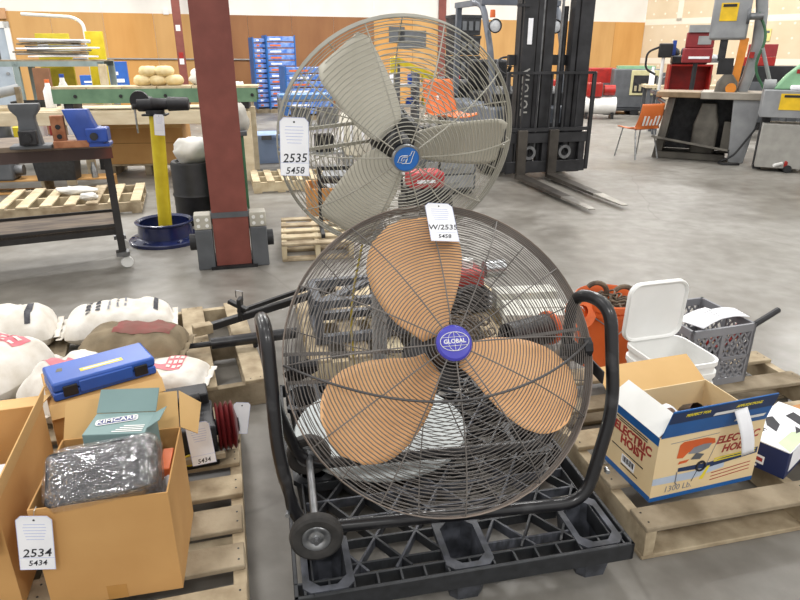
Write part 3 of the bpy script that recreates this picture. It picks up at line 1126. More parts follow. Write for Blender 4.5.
def pail(label, z0, hgt, group='white square pails'):
    t = thing('square_pail', label, 'pail', (1.08, 2.255, z0), R(16), group)

    def rr(w_, z):
        return [(x, y, z) for x, y in rrect(w_, w_, .05, 5)]
    MB().loft([rr(.215, 0), rr(.225, .02), rr(.25, hgt - .075), rr(.262, hgt - .075), rr(.265, hgt - .055), rr(.255, hgt - .05), rr(.258, hgt - .02), rr(.268, hgt - .018), rr(.268, hgt), rr(.252, hgt),
               rr(.24, hgt - .07), rr(.208, .012)], True, True).build('tub', M_PAIL, t)
    return t


pail('lower white square pail with another pail nested in it', .131, .215)
t = pail('upper white square pail with its lid propped open', .18, .215)
q = MB()
q.tube([(.134, -.01, .18), (.15, -.07, .11), (.15, .0, .07), (.148, .06, .11), (.134, .01, .18)], .003, 6)
q.build('handle', M_PAIL, t)
q = MB()
lo_ = rrect(.275, .255, .05, 5)


def lring(s_, z):
    return [(x * s_, y * s_ + .128, z) for x, y in lo_]


Ml_ = Matrix.Translation((-.01, .118, .215)) @ Matrix.Rotation(R(92), 4, 'X')
q.loft([lring(1, -.014), lring(1.0, .0), lring(.97, .004), lring(.93, .004), lring(.90, -.003)], False, True, Ml_)
ld = q.build('lid', M_PAIL, t)
q = MB()
q.tube([(x * .965, y * .965 + .128, .005) for x, y in lo_], .003, 5, True, Ml_)
q.build('lid_bead', M_PAIL, ld)

# ---- orange bucket with chain
ob = thing('round_bucket', 'orange plastic bucket holding rusty chain and hooks', 'bucket', (0.965, 2.70, .131), 0)
M_OBK = mat('bucket_orange', '#E57038', .45, col2='#D9642C', scale=5)
MB().lathe([(0, 0), (.128, 0), (.13, .01), (.146, .27), (.152, .27), (.153, .29), (.147, .288), (.148, .295), (.155, .297), (.156, .325), (.150, .33), (.146, .322), (.138, .25), (.122, .012), (0, .012)], 40).build('tub', M_OBK, ob)
q = MB()
q.tube([(.155, 0, .30), (.12, -.11, .29), (0, -.168, .21), (-.12, -.11, .28), (-.155, 0, .30)], .003, 6)
q.build('bail', M_ZINC, ob)
ch = thing('rusty_chain', 'rusty chain with hooks heaped in the orange bucket', 'chain', (0.965, 2.70, .131 + .262), 0)
M_CHAIN = mat('rusty_iron', '#7A6A58', .7, .3, col2='#4F453C', scale=20)
lk = MB()
lk.tube([(x, y, 0) for x, y in rrect(.05, .03, .0149, 5)], .0045, 6, True)
lkm = lk.mesh('chain_link', M_CHAIN)
for k in range(60):
    a = k * 2.4
    r_ = .022 + .0125 * (k % 8)
    inst(lkm, 'chain_link', ch, (r_ * math.cos(a), r_ * math.sin(a), .02 + .03 * random.random()), (random.uniform(-.8, .8), random.uniform(-.8, .8), a))
for k, (x, y) in enumerate(((-.05, .03), (.06, -.02))):
    q = MB()
    q.tube([(x + .05 * math.cos(a), y + .02, .06 + .05 * math.sin(a)) for a in [PI * (-.6 + 1.4 * j / 14) for j in range(15)]], .012, 8)
    q.build('hook', M_CHAIN, ch)
q = MB()
q.lathe([(.045, -.006), (.075, -.012), (.078, 0), (.075, .012), (.045, .006)], 28, Matrix.Translation((0.80, 2.575, .131 + .30)) @ Matrix.Rotation(R(70), 4, 'X') @ Matrix.Rotation(R(20), 4, 'Y'))
q.lathe([(.03, -.012), (.045, -.012), (.045, .012), (.03, .012)], 20, Matrix.Translation((0.80, 2.575, .131 + .30)) @ Matrix.Rotation(R(70), 4, 'X') @ Matrix.Rotation(R(20), 4, 'Y'))
o = q.build('pulley_wheel', M_OBK)
tag(o, 'orange pulley wheel leaning on the front of the orange bucket', 'pulley')

# ---- grey milk crate
M_CRATE = mat('crate_grey', '#8A8B90', .55, col2='#7C7D82', scale=5)
cw = .33
ct = thing('milk_crate', 'grey lattice milk crate holding papers behind the white pails', 'crate', (1.225, 2.395, .131), R(17))
ch_ = .28


def crate_wall(Mw):
    w_ = MB()
    for z0, z1 in ((0, .03), (.245, .28), (.12, .135)):
        w_.box(0, cw, 0, .012, z0, z1, Mw)
    for x in (0, cw / 2 - .01, cw - .02):
        w_.box(x, x + .02, 0, .012, .03, .245, Mw)
    for x0 in (.02, cw / 2 + .01):
        for z0, z1 in ((.03, .12), (.135, .245)):
            n = 4
            wd = cw / 2 - .03
            for k in range(n):
                for sg in (1, -1):
                    xa = x0 + wd * k / n
                    xb = xa + wd / n
                    p_, q_ = (xa, xb) if sg > 0 else (xb, xa)
                    for zz0, zz1 in ((z0, (z0 + z1) / 2), ((z0 + z1) / 2, z1)):
                        w_.bar(Mw @ Vector((p_, .006, zz0)), Mw @ Vector((q_, .006, zz1)), .008, .005, (Mw.to_3x3() @ Vector((0, 1, 0))))
    return w_.build('lattice_wall', M_CRATE, ct)


crate_wall(Matrix.Identity(4))
crate_wall(Matrix.Translation((0, cw - .012, 0)))
crate_wall(Matrix.Translation((.012, 0, 0)) @ Matrix.Rotation(PI / 2, 4, 'Z'))
crate_wall(Matrix.Translation((cw, 0, 0)) @ Matrix.Rotation(PI / 2, 4, 'Z'))
MB().box(.012, cw - .012, .012, cw - .012, 0, .01).build('bottom', M_CRATE, ct)
for k, (x, y, a, w_, h_, lb) in enumerate(((.14, .10, 20, .23, .12, 'white paper manual lying across the grey crate'), (.27, .10, -8, .13, .10, 'white instruction sheet on the right of the crate'))):
    P = Matrix.Translation((1.225, 2.395, .131)) @ Matrix.Rotation(R(17), 4, 'Z') @ Matrix.Translation((x, y, .289 + .004 * k)) @ Matrix.Rotation(R(a), 4, 'Z')
    q = MB()
    q.grid(lambda u, v: ((u - .5) * w_, (v - .5) * h_, .008 * math.sin(u * PI)), 8, 3)
    o = q.build('paper_sheet', M_PAPER, solid=.003)
    o.matrix_world = P
    tag(o, lb, 'paper')
    for j in range(4):
        decal(o, [(-w_ * .1, -h_ * .3 + j * .018), (w_ * .4, -h_ * .3 + j * .018), (w_ * .4, -h_ * .3 + j * .018 + .003), (-w_ * .1, -h_ * .3 + j * .018 + .003)], M_HGR, Matrix.Translation((0, 0, .009)))
tl = thing('bolt_cutter', 'red handled tool with black grip jutting from the crate', 'tool', (1.40, 2.50, .36), 0)
a0, a1 = Vector((-.03, -.03, -.06)), D(778, 310, 2.68) - Vector((1.40, 2.50, .36))
MB().tube([a0, a0.lerp(a1, .62)], .011, 10).build('handle', M_RED, tl)
MB().tube([a0.lerp(a1, .60), a1], .014, 10).build('grip', M_BLACK, tl)
MB().tube([a0 + Vector((-.02, .05, 0)), a0.lerp(a1, .5) + Vector((0, .05, .01))], .009, 8).build('handle', M_RED, tl)
MB().bar(a0, a0 + Vector((-.12, -.02, -.04)), .03, .02).build('jaw', M_DARK, tl)

# ---- the open carton at lower left
BA = Vector((-0.595, 1.32, .131))
ba_rz = R(12)
ua = Vector((math.cos(ba_rz), math.sin(ba_rz), 0))
BA0 = BA - ua * .33
bx, bxp, bxf = open_box('cardboard_box', 'open brown cardboard box holding a bagged black case', BA0, ba_rz, .33, .31, .32, M_CARD, M_CARDI,
                        {'back': (.11, 38)})
MB().panel((.326, .385, .402), (.33, .30, .325), (.375, .31, .29), (.385, .39, .35), .003).build('flap', M_CARDI, bx)
decal(bxp['front'], [(.14, .0), (.19, .0), (.19, .045), (.14, .047)], mat('packing_tape', '#B98A4E', .25), face_front(0, 0), 'tape')
MBA = Matrix.Translation(BA0) @ Matrix.Rotation(ba_rz, 4, 'Z')
cs = thing('carry_case', 'black case wrapped in clear plastic inside the cardboard box', 'case', MBA @ Vector((.165, .085, .335)), 0)
cs.rotation_euler = (R(38), R(-7), ba_rz)
M_CASE = mat('black_case', '#26262A', .35, col2='#19191C', scale=10, coat=.3)
q = MB()
q.loft([[(x, y, z) for x, y in rrect(.265 * s_, .145 * s_, .014, 3)] for s_, z in ((.94, -.055), (1, -.045), (1, .04), (.94, .055))])
c_ = q.build('shell', M_CASE, cs)
q = MB()
random.seed(3)


def bagp(u, v):
    a = 2 * PI * u
    e = 2.0 / 8
    ca, sa = math.cos(a), math.sin(a)
    x = math.copysign(abs(ca) ** e, ca) * .143
    y = math.copysign(abs(sa) ** e, sa) * .083
    ph = (v - .5) * PI
    k = abs(math.cos(ph)) ** .35
    z = math.copysign(abs(math.sin(ph)) ** .5, ph) * .066
    n_ = noise.noise(Vector((x * 26, y * 26, z * 26))) * .007 + noise.noise(Vector((x * 60, y * 60, z * 60 + 5))) * .003
    return Vector((x * k, y * k, z)) * (1 + n_ / .08)


q.grid(bagp, 60, 26)
M_BAG = bpy.data.materials.new('clear_plastic')
M_BAG.use_nodes = True
nt = M_BAG.node_tree
nt.nodes.remove(nt.nodes['Principled BSDF'])
mixn = nt.nodes.new('ShaderNodeMixShader')
tr = nt.nodes.new('ShaderNodeBsdfTransparent')
gl = nt.nodes.new('ShaderNodeBsdfGlossy')
gl.inputs['Roughness'].default_value = 0.06
gl.inputs['Color'].default_value = (.9, .9, .92, 1)
nt.links.new(tr.outputs[0], mixn.inputs[1])
nt.links.new(gl.outputs[0], mixn.inputs[2])
nz = nt.nodes.new('ShaderNodeTexNoise')
nz.inputs['Scale'].default_value = 16
nz.inputs['Detail'].default_value = 3
nz.inputs['Distortion'].default_value = 1.5
bpn = nt.nodes.new('ShaderNodeBump')
bpn.inputs['Strength'].default_value = 0.9
bpn.inputs['Distance'].default_value = .02
nt.links.new(nz.outputs['Fac'], bpn.inputs['Height'])
nt.links.new(bpn.outputs[0], gl.inputs['Normal'])
lw = nt.nodes.new('ShaderNodeLayerWeight')
lw.inputs['Blend'].default_value = 0.35
nt.links.new(bpn.outputs[0], lw.inputs['Normal'])
mr = nt.nodes.new('ShaderNodeMapRange')
mr.inputs['From Min'].default_value = 0.15
mr.inputs['From Max'].default_value = 0.75
mr.inputs['To Min'].default_value = 0.08
mr.inputs['To Max'].default_value = 0.75
nt.links.new(lw.outputs['Facing'], mr.inputs[0])
nt.links.new(mr.outputs[0], mixn.inputs[0])
nt.links.new(mixn.outputs[0], nt.nodes['Material Output'].inputs[0])
q.build('plastic_bag', M_BAG, cs, sharp=180)
# teal carton inside
M_TEAL = mat('teal_card', '#7C9695', .6, col2='#728C8B', scale=4)
gp_ = MBA @ Vector((.10, .175, .185))
gb = thing('teal_carton', 'teal soap carton with white oval logo inside the cardboard box', 'carton', gp_, R(4))
MB().box(0, .165, 0, .11, 0, .225).build('carton', M_TEAL, gb, bevel=.002)
MB().panel((0, .11, .225), (.165, .11, .225), (.165, .165, .27), (0, .165, .27), .003).build('top_flap', M_TEAL, gb)
MB().panel((.165, .1, .225), (.165, .02, .225), (.20, .03, .245), (.20, .1, .245), .002).build('side_flap', M_TEAL, gb)


def kim(parent, M_, s_):
    pl = [(x * s_, y * s_) for x, y in rrect(.13, .036, .01, 4)]
    decal(parent, pl, M_WHITE, M_, 'logo_plate')
    decal(parent, [(x * .93, y * .8) for x, y in pl], mat('logo_navy', '#39407E', .5), M_ @ Matrix.Translation((0, 0, .0003)), 'logo_plate')
    text('KIMCARE', .03 * s_, M_WHITE, parent, M_ @ Matrix.Translation((0, 0, .001)), bold=.0004)


kim(gb, frame((.07, .068, .2265), (1, 0, .0), (0, 1, 0)) @ Matrix.Rotation(R(14), 4, 'Z'), .85)
kim(gb, frame((.09, -.0006, .185), (1, 0, 0), (0, 0, 1)) @ Matrix.Rotation(R(8), 4, 'Z'), 1.05)
for k in range(4):
    decal(gb, [(.075 + .008 * k, .008 + .009 * k), (.155, .008 + .009 * k), (.155, .012 + .009 * k), (.075 + .008 * k, .012 + .009 * k)], M_WHITE, frame((0, 0, .2262), (1, 0, 0), (0, 1, 0)), 'small_print')
# orange and white packet at the right of the box
o = MB().box(0, .03, 0, .1, 0, .17).build('orange_packet', M_ORANGE, None, bevel=.003)
o.matrix_world = MBA @ Matrix.Translation((.29, .12, .14))
tag(o, 'orange packet standing at the right inside the cardboard box', 'packet')
q = MB()
q.grid(lambda u, v: (.06 * u, .12 * v, .02 * math.sin(u * 5 + v * 4)), 8, 8)
o = q.build('paper_wad', M_PAPER, solid=.001)
o.matrix_world = MBA @ Matrix.Translation((.26, .02, .27))
tag(o, 'crumpled white paper beside the bagged black case', 'paper')
make_tag('white lot tag reading 2534 hung on the open cardboard box', MBA @ Vector((.015, -.012, .298)), (R(-3), R(6), R(8)), .084, .16,
         (('2534', -.098, .034), ('5434', -.128, .022)), wire=[(.0, .006, .022), (0, .02, .024)])

# ---- carton cut by the left edge of the picture
lc0 = G(40, 470, .45)
lrz = R(68)
u17 = Vector((math.cos(R(16)), math.sin(R(16)), 0))
lt, lp, lf = open_box('cardboard_box', 'tall open cardboard box cut off by the left picture edge', Vector((-.995, 1.255, .131)) - u17 * .45, R(16), .45, .5, .33, M_CARD, M_CARDI,
                      {'right': (.07, 14), 'back': (.14, 105), 'front': (.12, 165)})
wp = MB().box(0, .2, 0, .3, 0, .2).build('white_panel_box', M_PAPER, bevel=.006)
wp.location = Vector((-1.25, 1.27, .14))
wp.rotation_euler = (0, 0, R(16))
tag(wp, 'white boxed appliance inside the carton at the left edge', 'box')
# ---- carton behind with the blue case on it
CB0 = Vector((-1.155, 1.80, .131))
crz = R(33)
uc = Vector((math.cos(crz), math.sin(crz), 0))
vc = Vector((-math.sin(crz), math.cos(crz), 0))
cbx = thing('cardboard_box', 'closed cardboard box under the blue tool case', 'cardboard box', CB0, crz)
CBH = .285
MB().box(0, .36, 0, .27, 0, CBH).build('carton', M_CARD, cbx, bevel=.003)
MB().panel((.36, 0, CBH), (0, 0, CBH), (0, -.04, CBH - .035), (.36, -.04, CBH - .035), .003).build('flap', M_CARDI, cbx)
MB().box(0, .36, .12, .15, CBH, CBH + .0008).build('tape', MATS['packing_tape'], cbx)
decal(cbx, [(.03, .17), (.24, .17), (.24, .28), (.03, .28)], mat('print_blue_card', '#4A66A8', .6), frame((.3606, 0, 0), (0, 1, 0), (0, 0, 1)))
text('RA', .085, M_CARDI, cbx, frame((.3612, .135, .225), (0, 1, 0), (0, 0, 1)), bold=.002)
kb = thing('tool_case', 'blue plastic tool case with black latches on a cardboard box', 'case', CB0 + uc * .02 + vc * .01 + Vector((0, 0, CBH + .0012)), R(38))
M_KB = mat('case_blue', '#2E5BB4', .38, col2='#2A53A6', scale=5)
KL, KW = .335, .165
MB().box(0, KL, 0, KW, 0, .03).build('tray', M_KB, kb, bevel=.006)
MB().box(0, KL, 0, KW, .032, .066).build('lid', M_KB, kb, bevel=.008)
MB().box(.08, KL - .08, -.006, .01, .012, .056).build('grip', M_KB, kb, bevel=.004)
for x in (.03, KL - .075):
    MB().box(x, x + .045, -.007, .004, .012, .05).build('latch', M_BLACK, kb, bevel=.003)
decal(kb, [(.10, .045), (.24, .045), (.24, .07), (.10, .07)], M_YELLOW, frame((0, 0, .0662), (1, 0, 0), (0, 1, 0)), 'label_plate')
decal(kb, [(.11, .054), (.23, .054), (.23, .061), (.11, .061)], M_PAPER, frame((0, 0, .0667), (1, 0, 0), (0, 1, 0)), 'label_plate')
decal(kb, [(.03, .09), (.05, .085), (.055, .11), (.04, .115)], mat('worn_patch', '#6E6A58', .7), frame((0, 0, .0662), (1, 0, 0), (0, 1, 0)), 'worn_patch')

# ---- black electric machine with red winding
mc = thing('electric_motor', 'black electric machine with red ribbed spool on grey pallet', 'motor', (-0.79, 1.82, .131), R(20))
MB().box(0, .16, 0, .20, .0, .16).build('housing', M_BLACK, mc, bevel=.008)
MB().box(-.02, .15, .17, .26, .10, .20).build('top_block', M_DARK, mc, bevel=.006)
MB().tube([(-.04, .14, .19), (.12, .14, .21)], .018, 12).build('solenoid', M_BLACK, mc)
MB().tube([(.06 + .03 * math.cos(a), .13, .175 + .03 * math.sin(a)) for a in [2 * PI * k / 18 for k in range(18)]], .006, 6, True).build('lift_ring', M_BLACK, mc)
MB().cyl((.0, .14, .21), (.0, .14, .225), .012).build('cap', M_ZINC, mc)
MB().lathe([(.012, -.004), (.022, -.004), (.024, 0), (.022, .004), (.012, .004)], 24, frame((.06, -.004, .045), (1, 0, 0), (0, 0, 1))).build('yellow_ring', M_YELLOW, mc)
M_WIND = mat('red_winding', '#7A2A2C', .35, .2, col2='#5E1D20', scale=12)
pr = [(.03, 0)]
for k in range(4):
    x = k * .018
    pr += [(.085, x + .001), (.09, x + .005), (.085, x + .009), (.07, x + .012)]
pr += [(.03, .075)]
MB().lathe(pr, 30, frame((.165, .10, .095), (0, 1, 0), (0, 0, 1))).build('spool', M_WIND, mc)
MB().lathe([(0, .078), (.03, .078), (.03, -.005), (0, -.005)], 16, frame((.165, .10, .095), (0, 1, 0), (0, 0, 1))).build('shaft', M_DARK, mc)
MB().box(-.03, .18, -.03, -.012, .045, .065).build('foot_strip', M_WOOD2, mc)
MM = Matrix.Translation((-0.79, 1.82, .131)) @ Matrix.Rotation(R(20), 4, 'Z')
make_tag('white lot tag lying against the black electric machine', MM @ Vector((.10, -.018, .185)), (R(-14), R(-5), R(14)), .08, .15, (('5434', -.125, .022),))
make_tag('white blank tag at the right of the red spool', MM @ Vector((.262, .10, .165)), (R(-10), R(12), R(18)), .06, .12, (), top_print=False)


# ================================================================== sacks
M_SACK = mat('white_sack', '#EAE6DF', .8, col2='#D6CFC3', scale=10, bump=.3, bscale=25)
M_SACKB = mat('brown_sack', '#8A7B62', .85, col2='#6E614C', scale=9, bump=.3, bscale=25)
M_PINK = mat('sack_pink', '#D9707C', .8, col2='#CF8087', scale=12)
M_MAROON = mat('sack_maroon', '#8A4340', .8, col2='#7A4F46', scale=10)
M_SINK = mat('sack_ink', '#3A3A40', .8, col2='#55555A', scale=30)


def sack(label, loc, rz, L, W, H, m, prints=(), words=(), tilt=(0, 0), seed=0):
    t = thing('sack', label, 'sack', loc, 0, 'printed sacks on pallets', (tilt[0], tilt[1], rz))
    so = Vector((seed * 7.3, seed * 3.1, 0))

    def prof(x, y):
        a = max(0, 1 - abs(2 * x / L) ** 4)
        b_ = max(0, 1 - abs(2 * y / W) ** 2.6)
        n_ = noise.noise(Vector((x * 9, y * 9, 0)) + so) * .2 + noise.noise(Vector((x * 24, y * 24, 3)) + so) * .12
        return (a * b_) ** .5 * (1 + n_)

    def top(u, v):
        x, y = (u - .5) * L, (v - .5) * W
        # bulging sides, pinched corners
        k = 1 - .06 * abs(2 * u - 1) ** 2 * abs(2 * v - 1) ** 2
        wv = .012 * noise.noise(Vector((x * 14, y * 14, 9)) + so)
        return Vector((x * k, y * k + wv, .3 * H + .7 * H * prof(x, y)))

    def bot(u, v):
        p_ = top(u, v)
        return Vector((p_.x, p_.y, .3 * H - .3 * H * min(1, prof((u - .5) * L, (v - .5) * W) * 1.6)))
    q = MB()
    q.grid(top, 34, 22)
    q.grid(bot, 34, 22)
    o = q.build('bag', m, t, sharp=180)
    for s_ in (-1, 1):                  # sewn ends
        q = MB()
        q.grid(lambda u, v: (s_ * (L / 2 - .004 + .028 * v), (u - .5) * W * .9, .3 * H + .006 * math.sin(u * 21 + seed)), 16, 2)
        q.build('sewn_end', m, o, solid=.003)
    for (u0, u1, v0, v1, pm_) in prints:
        q = MB()
        q.grid(lambda u, v: top(u0 + (u1 - u0) * u, v0 + (v1 - v0) * v) + Vector((0, 0, .0022 if pm_ is M_PINK or pm_ is M_MAROON else .004)), 12 if u1 - u0 > .1 else 3, 10 if v1 - v0 > .2 else 4)
        q.build('print', pm_, o)
    for (s_, size, u, v, rot, mm) in words:
        w_ = text(s_, size, mm, o, Matrix.Rotation(rot, 4, 'Z'), 'lettering', bold=size * .02)
        for vv in w_.data.vertices:
            x, y = vv.co.x + (u - .5) * L, vv.co.y + (v - .5) * W
            vv.co = top(min(1, max(0, x / L + .5)), min(1, max(0, y / W + .5))) + Vector((0, 0, .005))
    return t


SZ = .132


def LET(u, v0, v1, n, m=None):
    """a row of worn, unreadable printed characters running across the sack"""
    d = (v1 - v0) / n
    return tuple((u, u + .045, v0 + d * i, v0 + d * (i + .62), m or M_SINK) for i in range(n))


def FINE(u, v0, v1):
    return tuple((u, u + .018, v0 + (v1 - v0) * i / 3, v0 + (v1 - v0) * (i + .7) / 3, M_HGR) for i in range(3))


sack('white sack with black lettering at the back of the pallet', (-1.46, 3.02, SZ), R(18), .52, .32, .16, M_SACK, ((.84, .88, .25, .8, M_SINK),) + LET(.22, .25, .75, 5) + LET(.31, .3, .78, 5) + FINE(.42, .3, .8) + FINE(.5, .35, .8) + FINE(.57, .4, .8), seed=1)
sack('white sack with a dark stripe beside the rear lettered sack', (-2.0, 2.86, SZ), R(22), .52, .34, .19, M_SACK, ((.78, .83, .1, .7, M_SINK),) + LET(.3, .2, .7, 4) + LET(.4, .25, .75, 4) + FINE(.52, .3, .7), seed=2)
sack('dirty brown sack with maroon print between white sacks', (-1.24, 2.66, SZ + .04), R(4), .46, .30, .15, M_SACKB, ((.35, .9, .3, .75, M_MAROON),), seed=3)
sack('small white sack with pink print in front of bare boards', (-1.02, 2.44, SZ), R(2), .33, .27, .11, M_SACK, ((.50, .72, .35, .85, M_PINK), (.1, .5, .35, .55, M_PINK)) + LET(.53, .42, .78, 3, M_SACK) + LET(.60, .42, .8, 3, M_SACK) + LET(.665, .42, .8, 3, M_SACK) + FINE(.2, .68, .85) + FINE(.3, .68, .85), seed=4)
sack('white sack with pink patches at the left picture edge', (-1.75, 2.42, SZ), R(75), .40, .34, .22, M_SACK, ((.55, .8, .2, .8, M_PINK), (.2, .4, .3, .9, M_PINK)) + LET(.6, .26, .75, 4, M_SACK) + LET(.7, .26, .75, 4, M_SACK) + LET(.27, .4, .8, 3, M_SACK), seed=5)
sack('white sack lowest at the left edge behind the cartons', (-1.75, 1.93, SZ), R(20), .48, .34, .16, M_SACK, ((.3, .7, .35, .8, M_PINK),), seed=6)
sack('white sack with rope end tucked behind the blue case', (-1.36, 2.30, SZ), R(60), .36, .26, .20, M_SACK, ((.3, .6, .2, .7, M_PINK),), seed=7)
sack('farthest white sack lying at the back left corner', (-2.46, 2.62, SZ), R(20), .44, .34, .17, M_SACK, LET(.45, .3, .7, 4), seed=8)

# ================================================================== steel tubes and parts on the pallets
hs = thing('hitch_bar', 'black round steel bar with thin tongue lying on pallet boards', 'steel bar', (-0.92, 2.78, SZ), 0)
a0, a1 = Vector((0, 0, .045)), Vector((.40, .12, .05))
MB().cyl(a0, a1, .028, seg=16).build('bar', M_TUBE, hs)
MB().cyl(a0 + Vector((-.11, -.035, 0)), a0 + Vector((.01, .003, 0)), .013, seg=10).build('tongue', M_BLACK, hs)
MB().cyl(a0 + Vector((.2, .06, -.045)), a0 + Vector((.2, .06, 0)), .012, seg=10).build('pin', M_BLACK, hs)
jk = thing('tube_jack', 'long black square tube tool with clamp across the pallet', 'steel tool', (-1.0, 2.95, SZ), 0)
b0, b1 = Vector((0, 0, .05)), Vector((.62, .46, .10))
MB().bar(b0, b1, .036, .036).build('main_tube', M_BLACK, jk, bevel=.003)
MB().bar(b0 + Vector((.15, .10, .05)), b1 + Vector((0, .02, .05)), .02, .02).build('upper_rod', M_BLACK, jk)
MB().bar(b0 + Vector((-.05, -.03, 0)), b0 + Vector((.03, .02, 0)), .055, .05).build('end_block', M_WOOD, jk, bevel=.004)
q = MB()
q.bar(b0 + Vector((.16, .12, .0)), b0 + Vector((.16, .12, .12)), .06, .02).bar(b0 + Vector((.10, .13, .10)), b0 + Vector((.20, .10, .06)), .03, .02)
q.build('clamp', M_DARK, jk, bevel=.003)
q = MB()
q.tube([b0 + Vector((.14, .13, .12)), b0 + Vector((.14, .13, .16)), b0 + Vector((.18, .11, .16)), b0 + Vector((.18, .11, .11))], .003, 5)
q.build('clamp_wire', M_STEEL, jk)

# steel frames behind the floor fan
M_FRAMEG = mat('frame_grey', '#5C5F66', .5, .3, col2='#494C52', scale=8)


def steel_frame(label, loc, rz, W, Dp, H):
    t = thing('welded_stand', label, 'steel frame', loc, rz, 'steel frames behind the floor fan')
    for z in (.03, H):
        for y in (0, Dp):
            MB().bar((0, y, z), (W, y, z), .04, .04).build('rail', M_FRAMEG, t)
        for x in (0, W):
            MB().bar((x, 0, z), (x, Dp, z), .038, .038).build('cross_rail', M_FRAMEG, t)
    for x in (0, W):
        for y in (0, Dp):
            MB().bar((x, y, 0.01), (x, y, H), .04, .04).build('post', M_FRAMEG, t)
    MB().bar((0, 0, H), (W, Dp, H), .05, .02).build('brace', M_FRAMEG, t)
    return t


steel_frame('grey square tube frame with brace behind the left of the floor fan', (-0.40, 2.86, SZ), R(14), .34, .30, .22)
steel_frame('lower dark steel frame behind the floor fan centre', (-0.03, 2.98, SZ), R(16), .24, .26, .12)
ch2 = MB()
for k in range(46):
    a = k * .9
    ch2.tube([(.05 * math.cos(a) + .004 * k - .1 + .02 * math.cos(b__), .09 * math.sin(a * 1.3), .03 + .02 * (k % 4) + .02 * math.sin(b__)) for b__ in [2 * PI * j / 8 for j in range(8)]], .005, 5, True)
o = ch2.build('chain_heap', M_CHAIN)
o['kind'] = 'stuff'
o.location = (0.34, 2.95, SZ)
tag(o, 'heap of grey chain seen through the floor fan', 'chain', kind='stuff')
en = thing('small_engine', 'small engine with red cover seen through the floor fan', 'engine', (0.36, 3.36, SZ), R(14))
MB().box(-.12, .12, -.1, .1, 0, .14).build('crankcase', M_DARK, en, bevel=.01)
MB().box(-.13, .10, -.08, .1, .14, .24).build('cover', mat('engine_red', '#A9362F', .45), en, bevel=.02)
MB().lathe([(0, -.02), (.075, -.02), (.085, 0), (.075, .02), (0, .02)], 20, frame((0, -.12, .1), (1, 0, 0), (0, 0, 1))).build('recoil_starter', M_DARK, en)
MB().cyl((.12, 0, .22), (.24, 0, .22), .05).build('muffler', M_ZINC, en)
MB().cyl((.02, 0, .24), (.02, 0, .29), .03).build('fuel_cap', M_WHITE, en)
for k in range(4):
    MB().box(-.14, .14, -.11, .11, .02 + .028 * k, .03 + .028 * k).build('fin', M_STEEL, en)
for k, (x, y, L, w_, a) in enumerate(((.73, 3.2, .34, .12, 4), (.72, 3.42, .36, .12, 8), (.72, 3.08, .34, .10, 0))):
    o = MB().box(-L / 2, L / 2, -w_ / 2, w_ / 2, 0, .09).build('pale_board', mat('pale_grey_board', '#D6D6CC', .7), None, bevel=.004)
    o.location = (x, y, SZ)
    o.rotation_euler = (0, 0, R(a))
    tag(o, ('longest', 'rear', 'nearest')[k if k != 0 else 0] + ' pale board of three lying behind the floor fan' if k else 'middle pale board of three lying behind the floor fan', 'board', 'pale boards behind the floor fan')
pp2 = thing('black_pipe', 'short black pipe with orange flange behind the floor fan', 'pipe', (0.62, 2.80, SZ + .09), R(30))
MB().lathe([(.06, -.12), (.075, -.12), (.075, .12), (.06, .12), (.06, -.12)], 24, frame((0, 0, 0), (0, 1, 0), (0, 0, 1))).build('pipe', M_BLACK, pp2)
MB().lathe([(.03, 0), (.085, 0), (.085, .02), (.03, .02), (.03, 0)], 24, frame((.13, 0, 0), (0, 1, 0), (0, 0, 1))).build('flange', M_OBK, pp2)

# ================================================================== middle ground, left
M_BTOP = mat('bench_top_wood', '#8A7A68', .75, col2='#5E5148', scale=5, stretch=(1, 4, 1))
M_LEG = mat('bench_steel', '#3A3837', .55, .3, col2='#2C2A2A', scale=8)
cz = R(25)
cl = Vector((-2.03, 4.47, 0))
cu_ = Vector((math.cos(cz), math.sin(cz), 0))
CWD = 1.75
cart = thing('work_cart', 'dark steel rolling work cart with worn wood top at left', 'work cart', cl - cu_ * CWD, cz)
MB().box(-.03, CWD + .03, -.03, .55, .885, .92).build('top', M_BTOP, cart, bevel=.004)
MB().box(-.02, CWD + .02, -.025, -.005, .81, .885).build('apron', mat('apron_rust', '#4A3A36', .6, col2='#7A3A26', scale=3, lo=.3, hi=.5), cart)
MB().box(-.02, CWD + .02, .525, .545, .81, .885).build('apron', M_LEG, cart)
MB().box(CWD, CWD + .02, .0, .52, .81, .885).build('apron', M_LEG, cart)
for x in (0.02, CWD - .02):
    for y in (.01, .51):
        lg = MB().bar((x, y, .12), (x, y, .885), .05, .05).build('leg', M_LEG, cart)
        c_ = MB().bar((x, y, .10), (x, y, .13), .09, .09).build('caster_plate', M_STEEL, lg)
        MB().lathe([(0, -.015), (.04, -.015), (.045, 0), (.04, .015), (0, .015)], 18, frame((x + .02, y, .045), (1, 0, 0), (0, 0, 1))).build('caster_wheel', M_WHITE, lg)
        q = MB()
        for s_ in (-1, 1):
            q.bar((x, y + .02 * s_, .11), (x + .02, y + .02 * s_, .045), .03, .004, (0, 1, 0))
        MB().bar((x, y + .02, .11), (x + .02, y + .02, .045), .03, .004, (0, 1, 0)).build('caster_fork', M_ZINC, lg)
MB().box(0, CWD, 0, .52, .30, .32).build('lower_shelf', M_BTOP, cart)
for y in (0.0, .51):
    MB().box(0, CWD, y, y + .012, .26, .34).build('shelf_rail', M_LEG, cart)
MB().tube([(CWD, .02, .56), (CWD, .5, .56)], .008, 6).build('side_rod', M_LEG, cart)

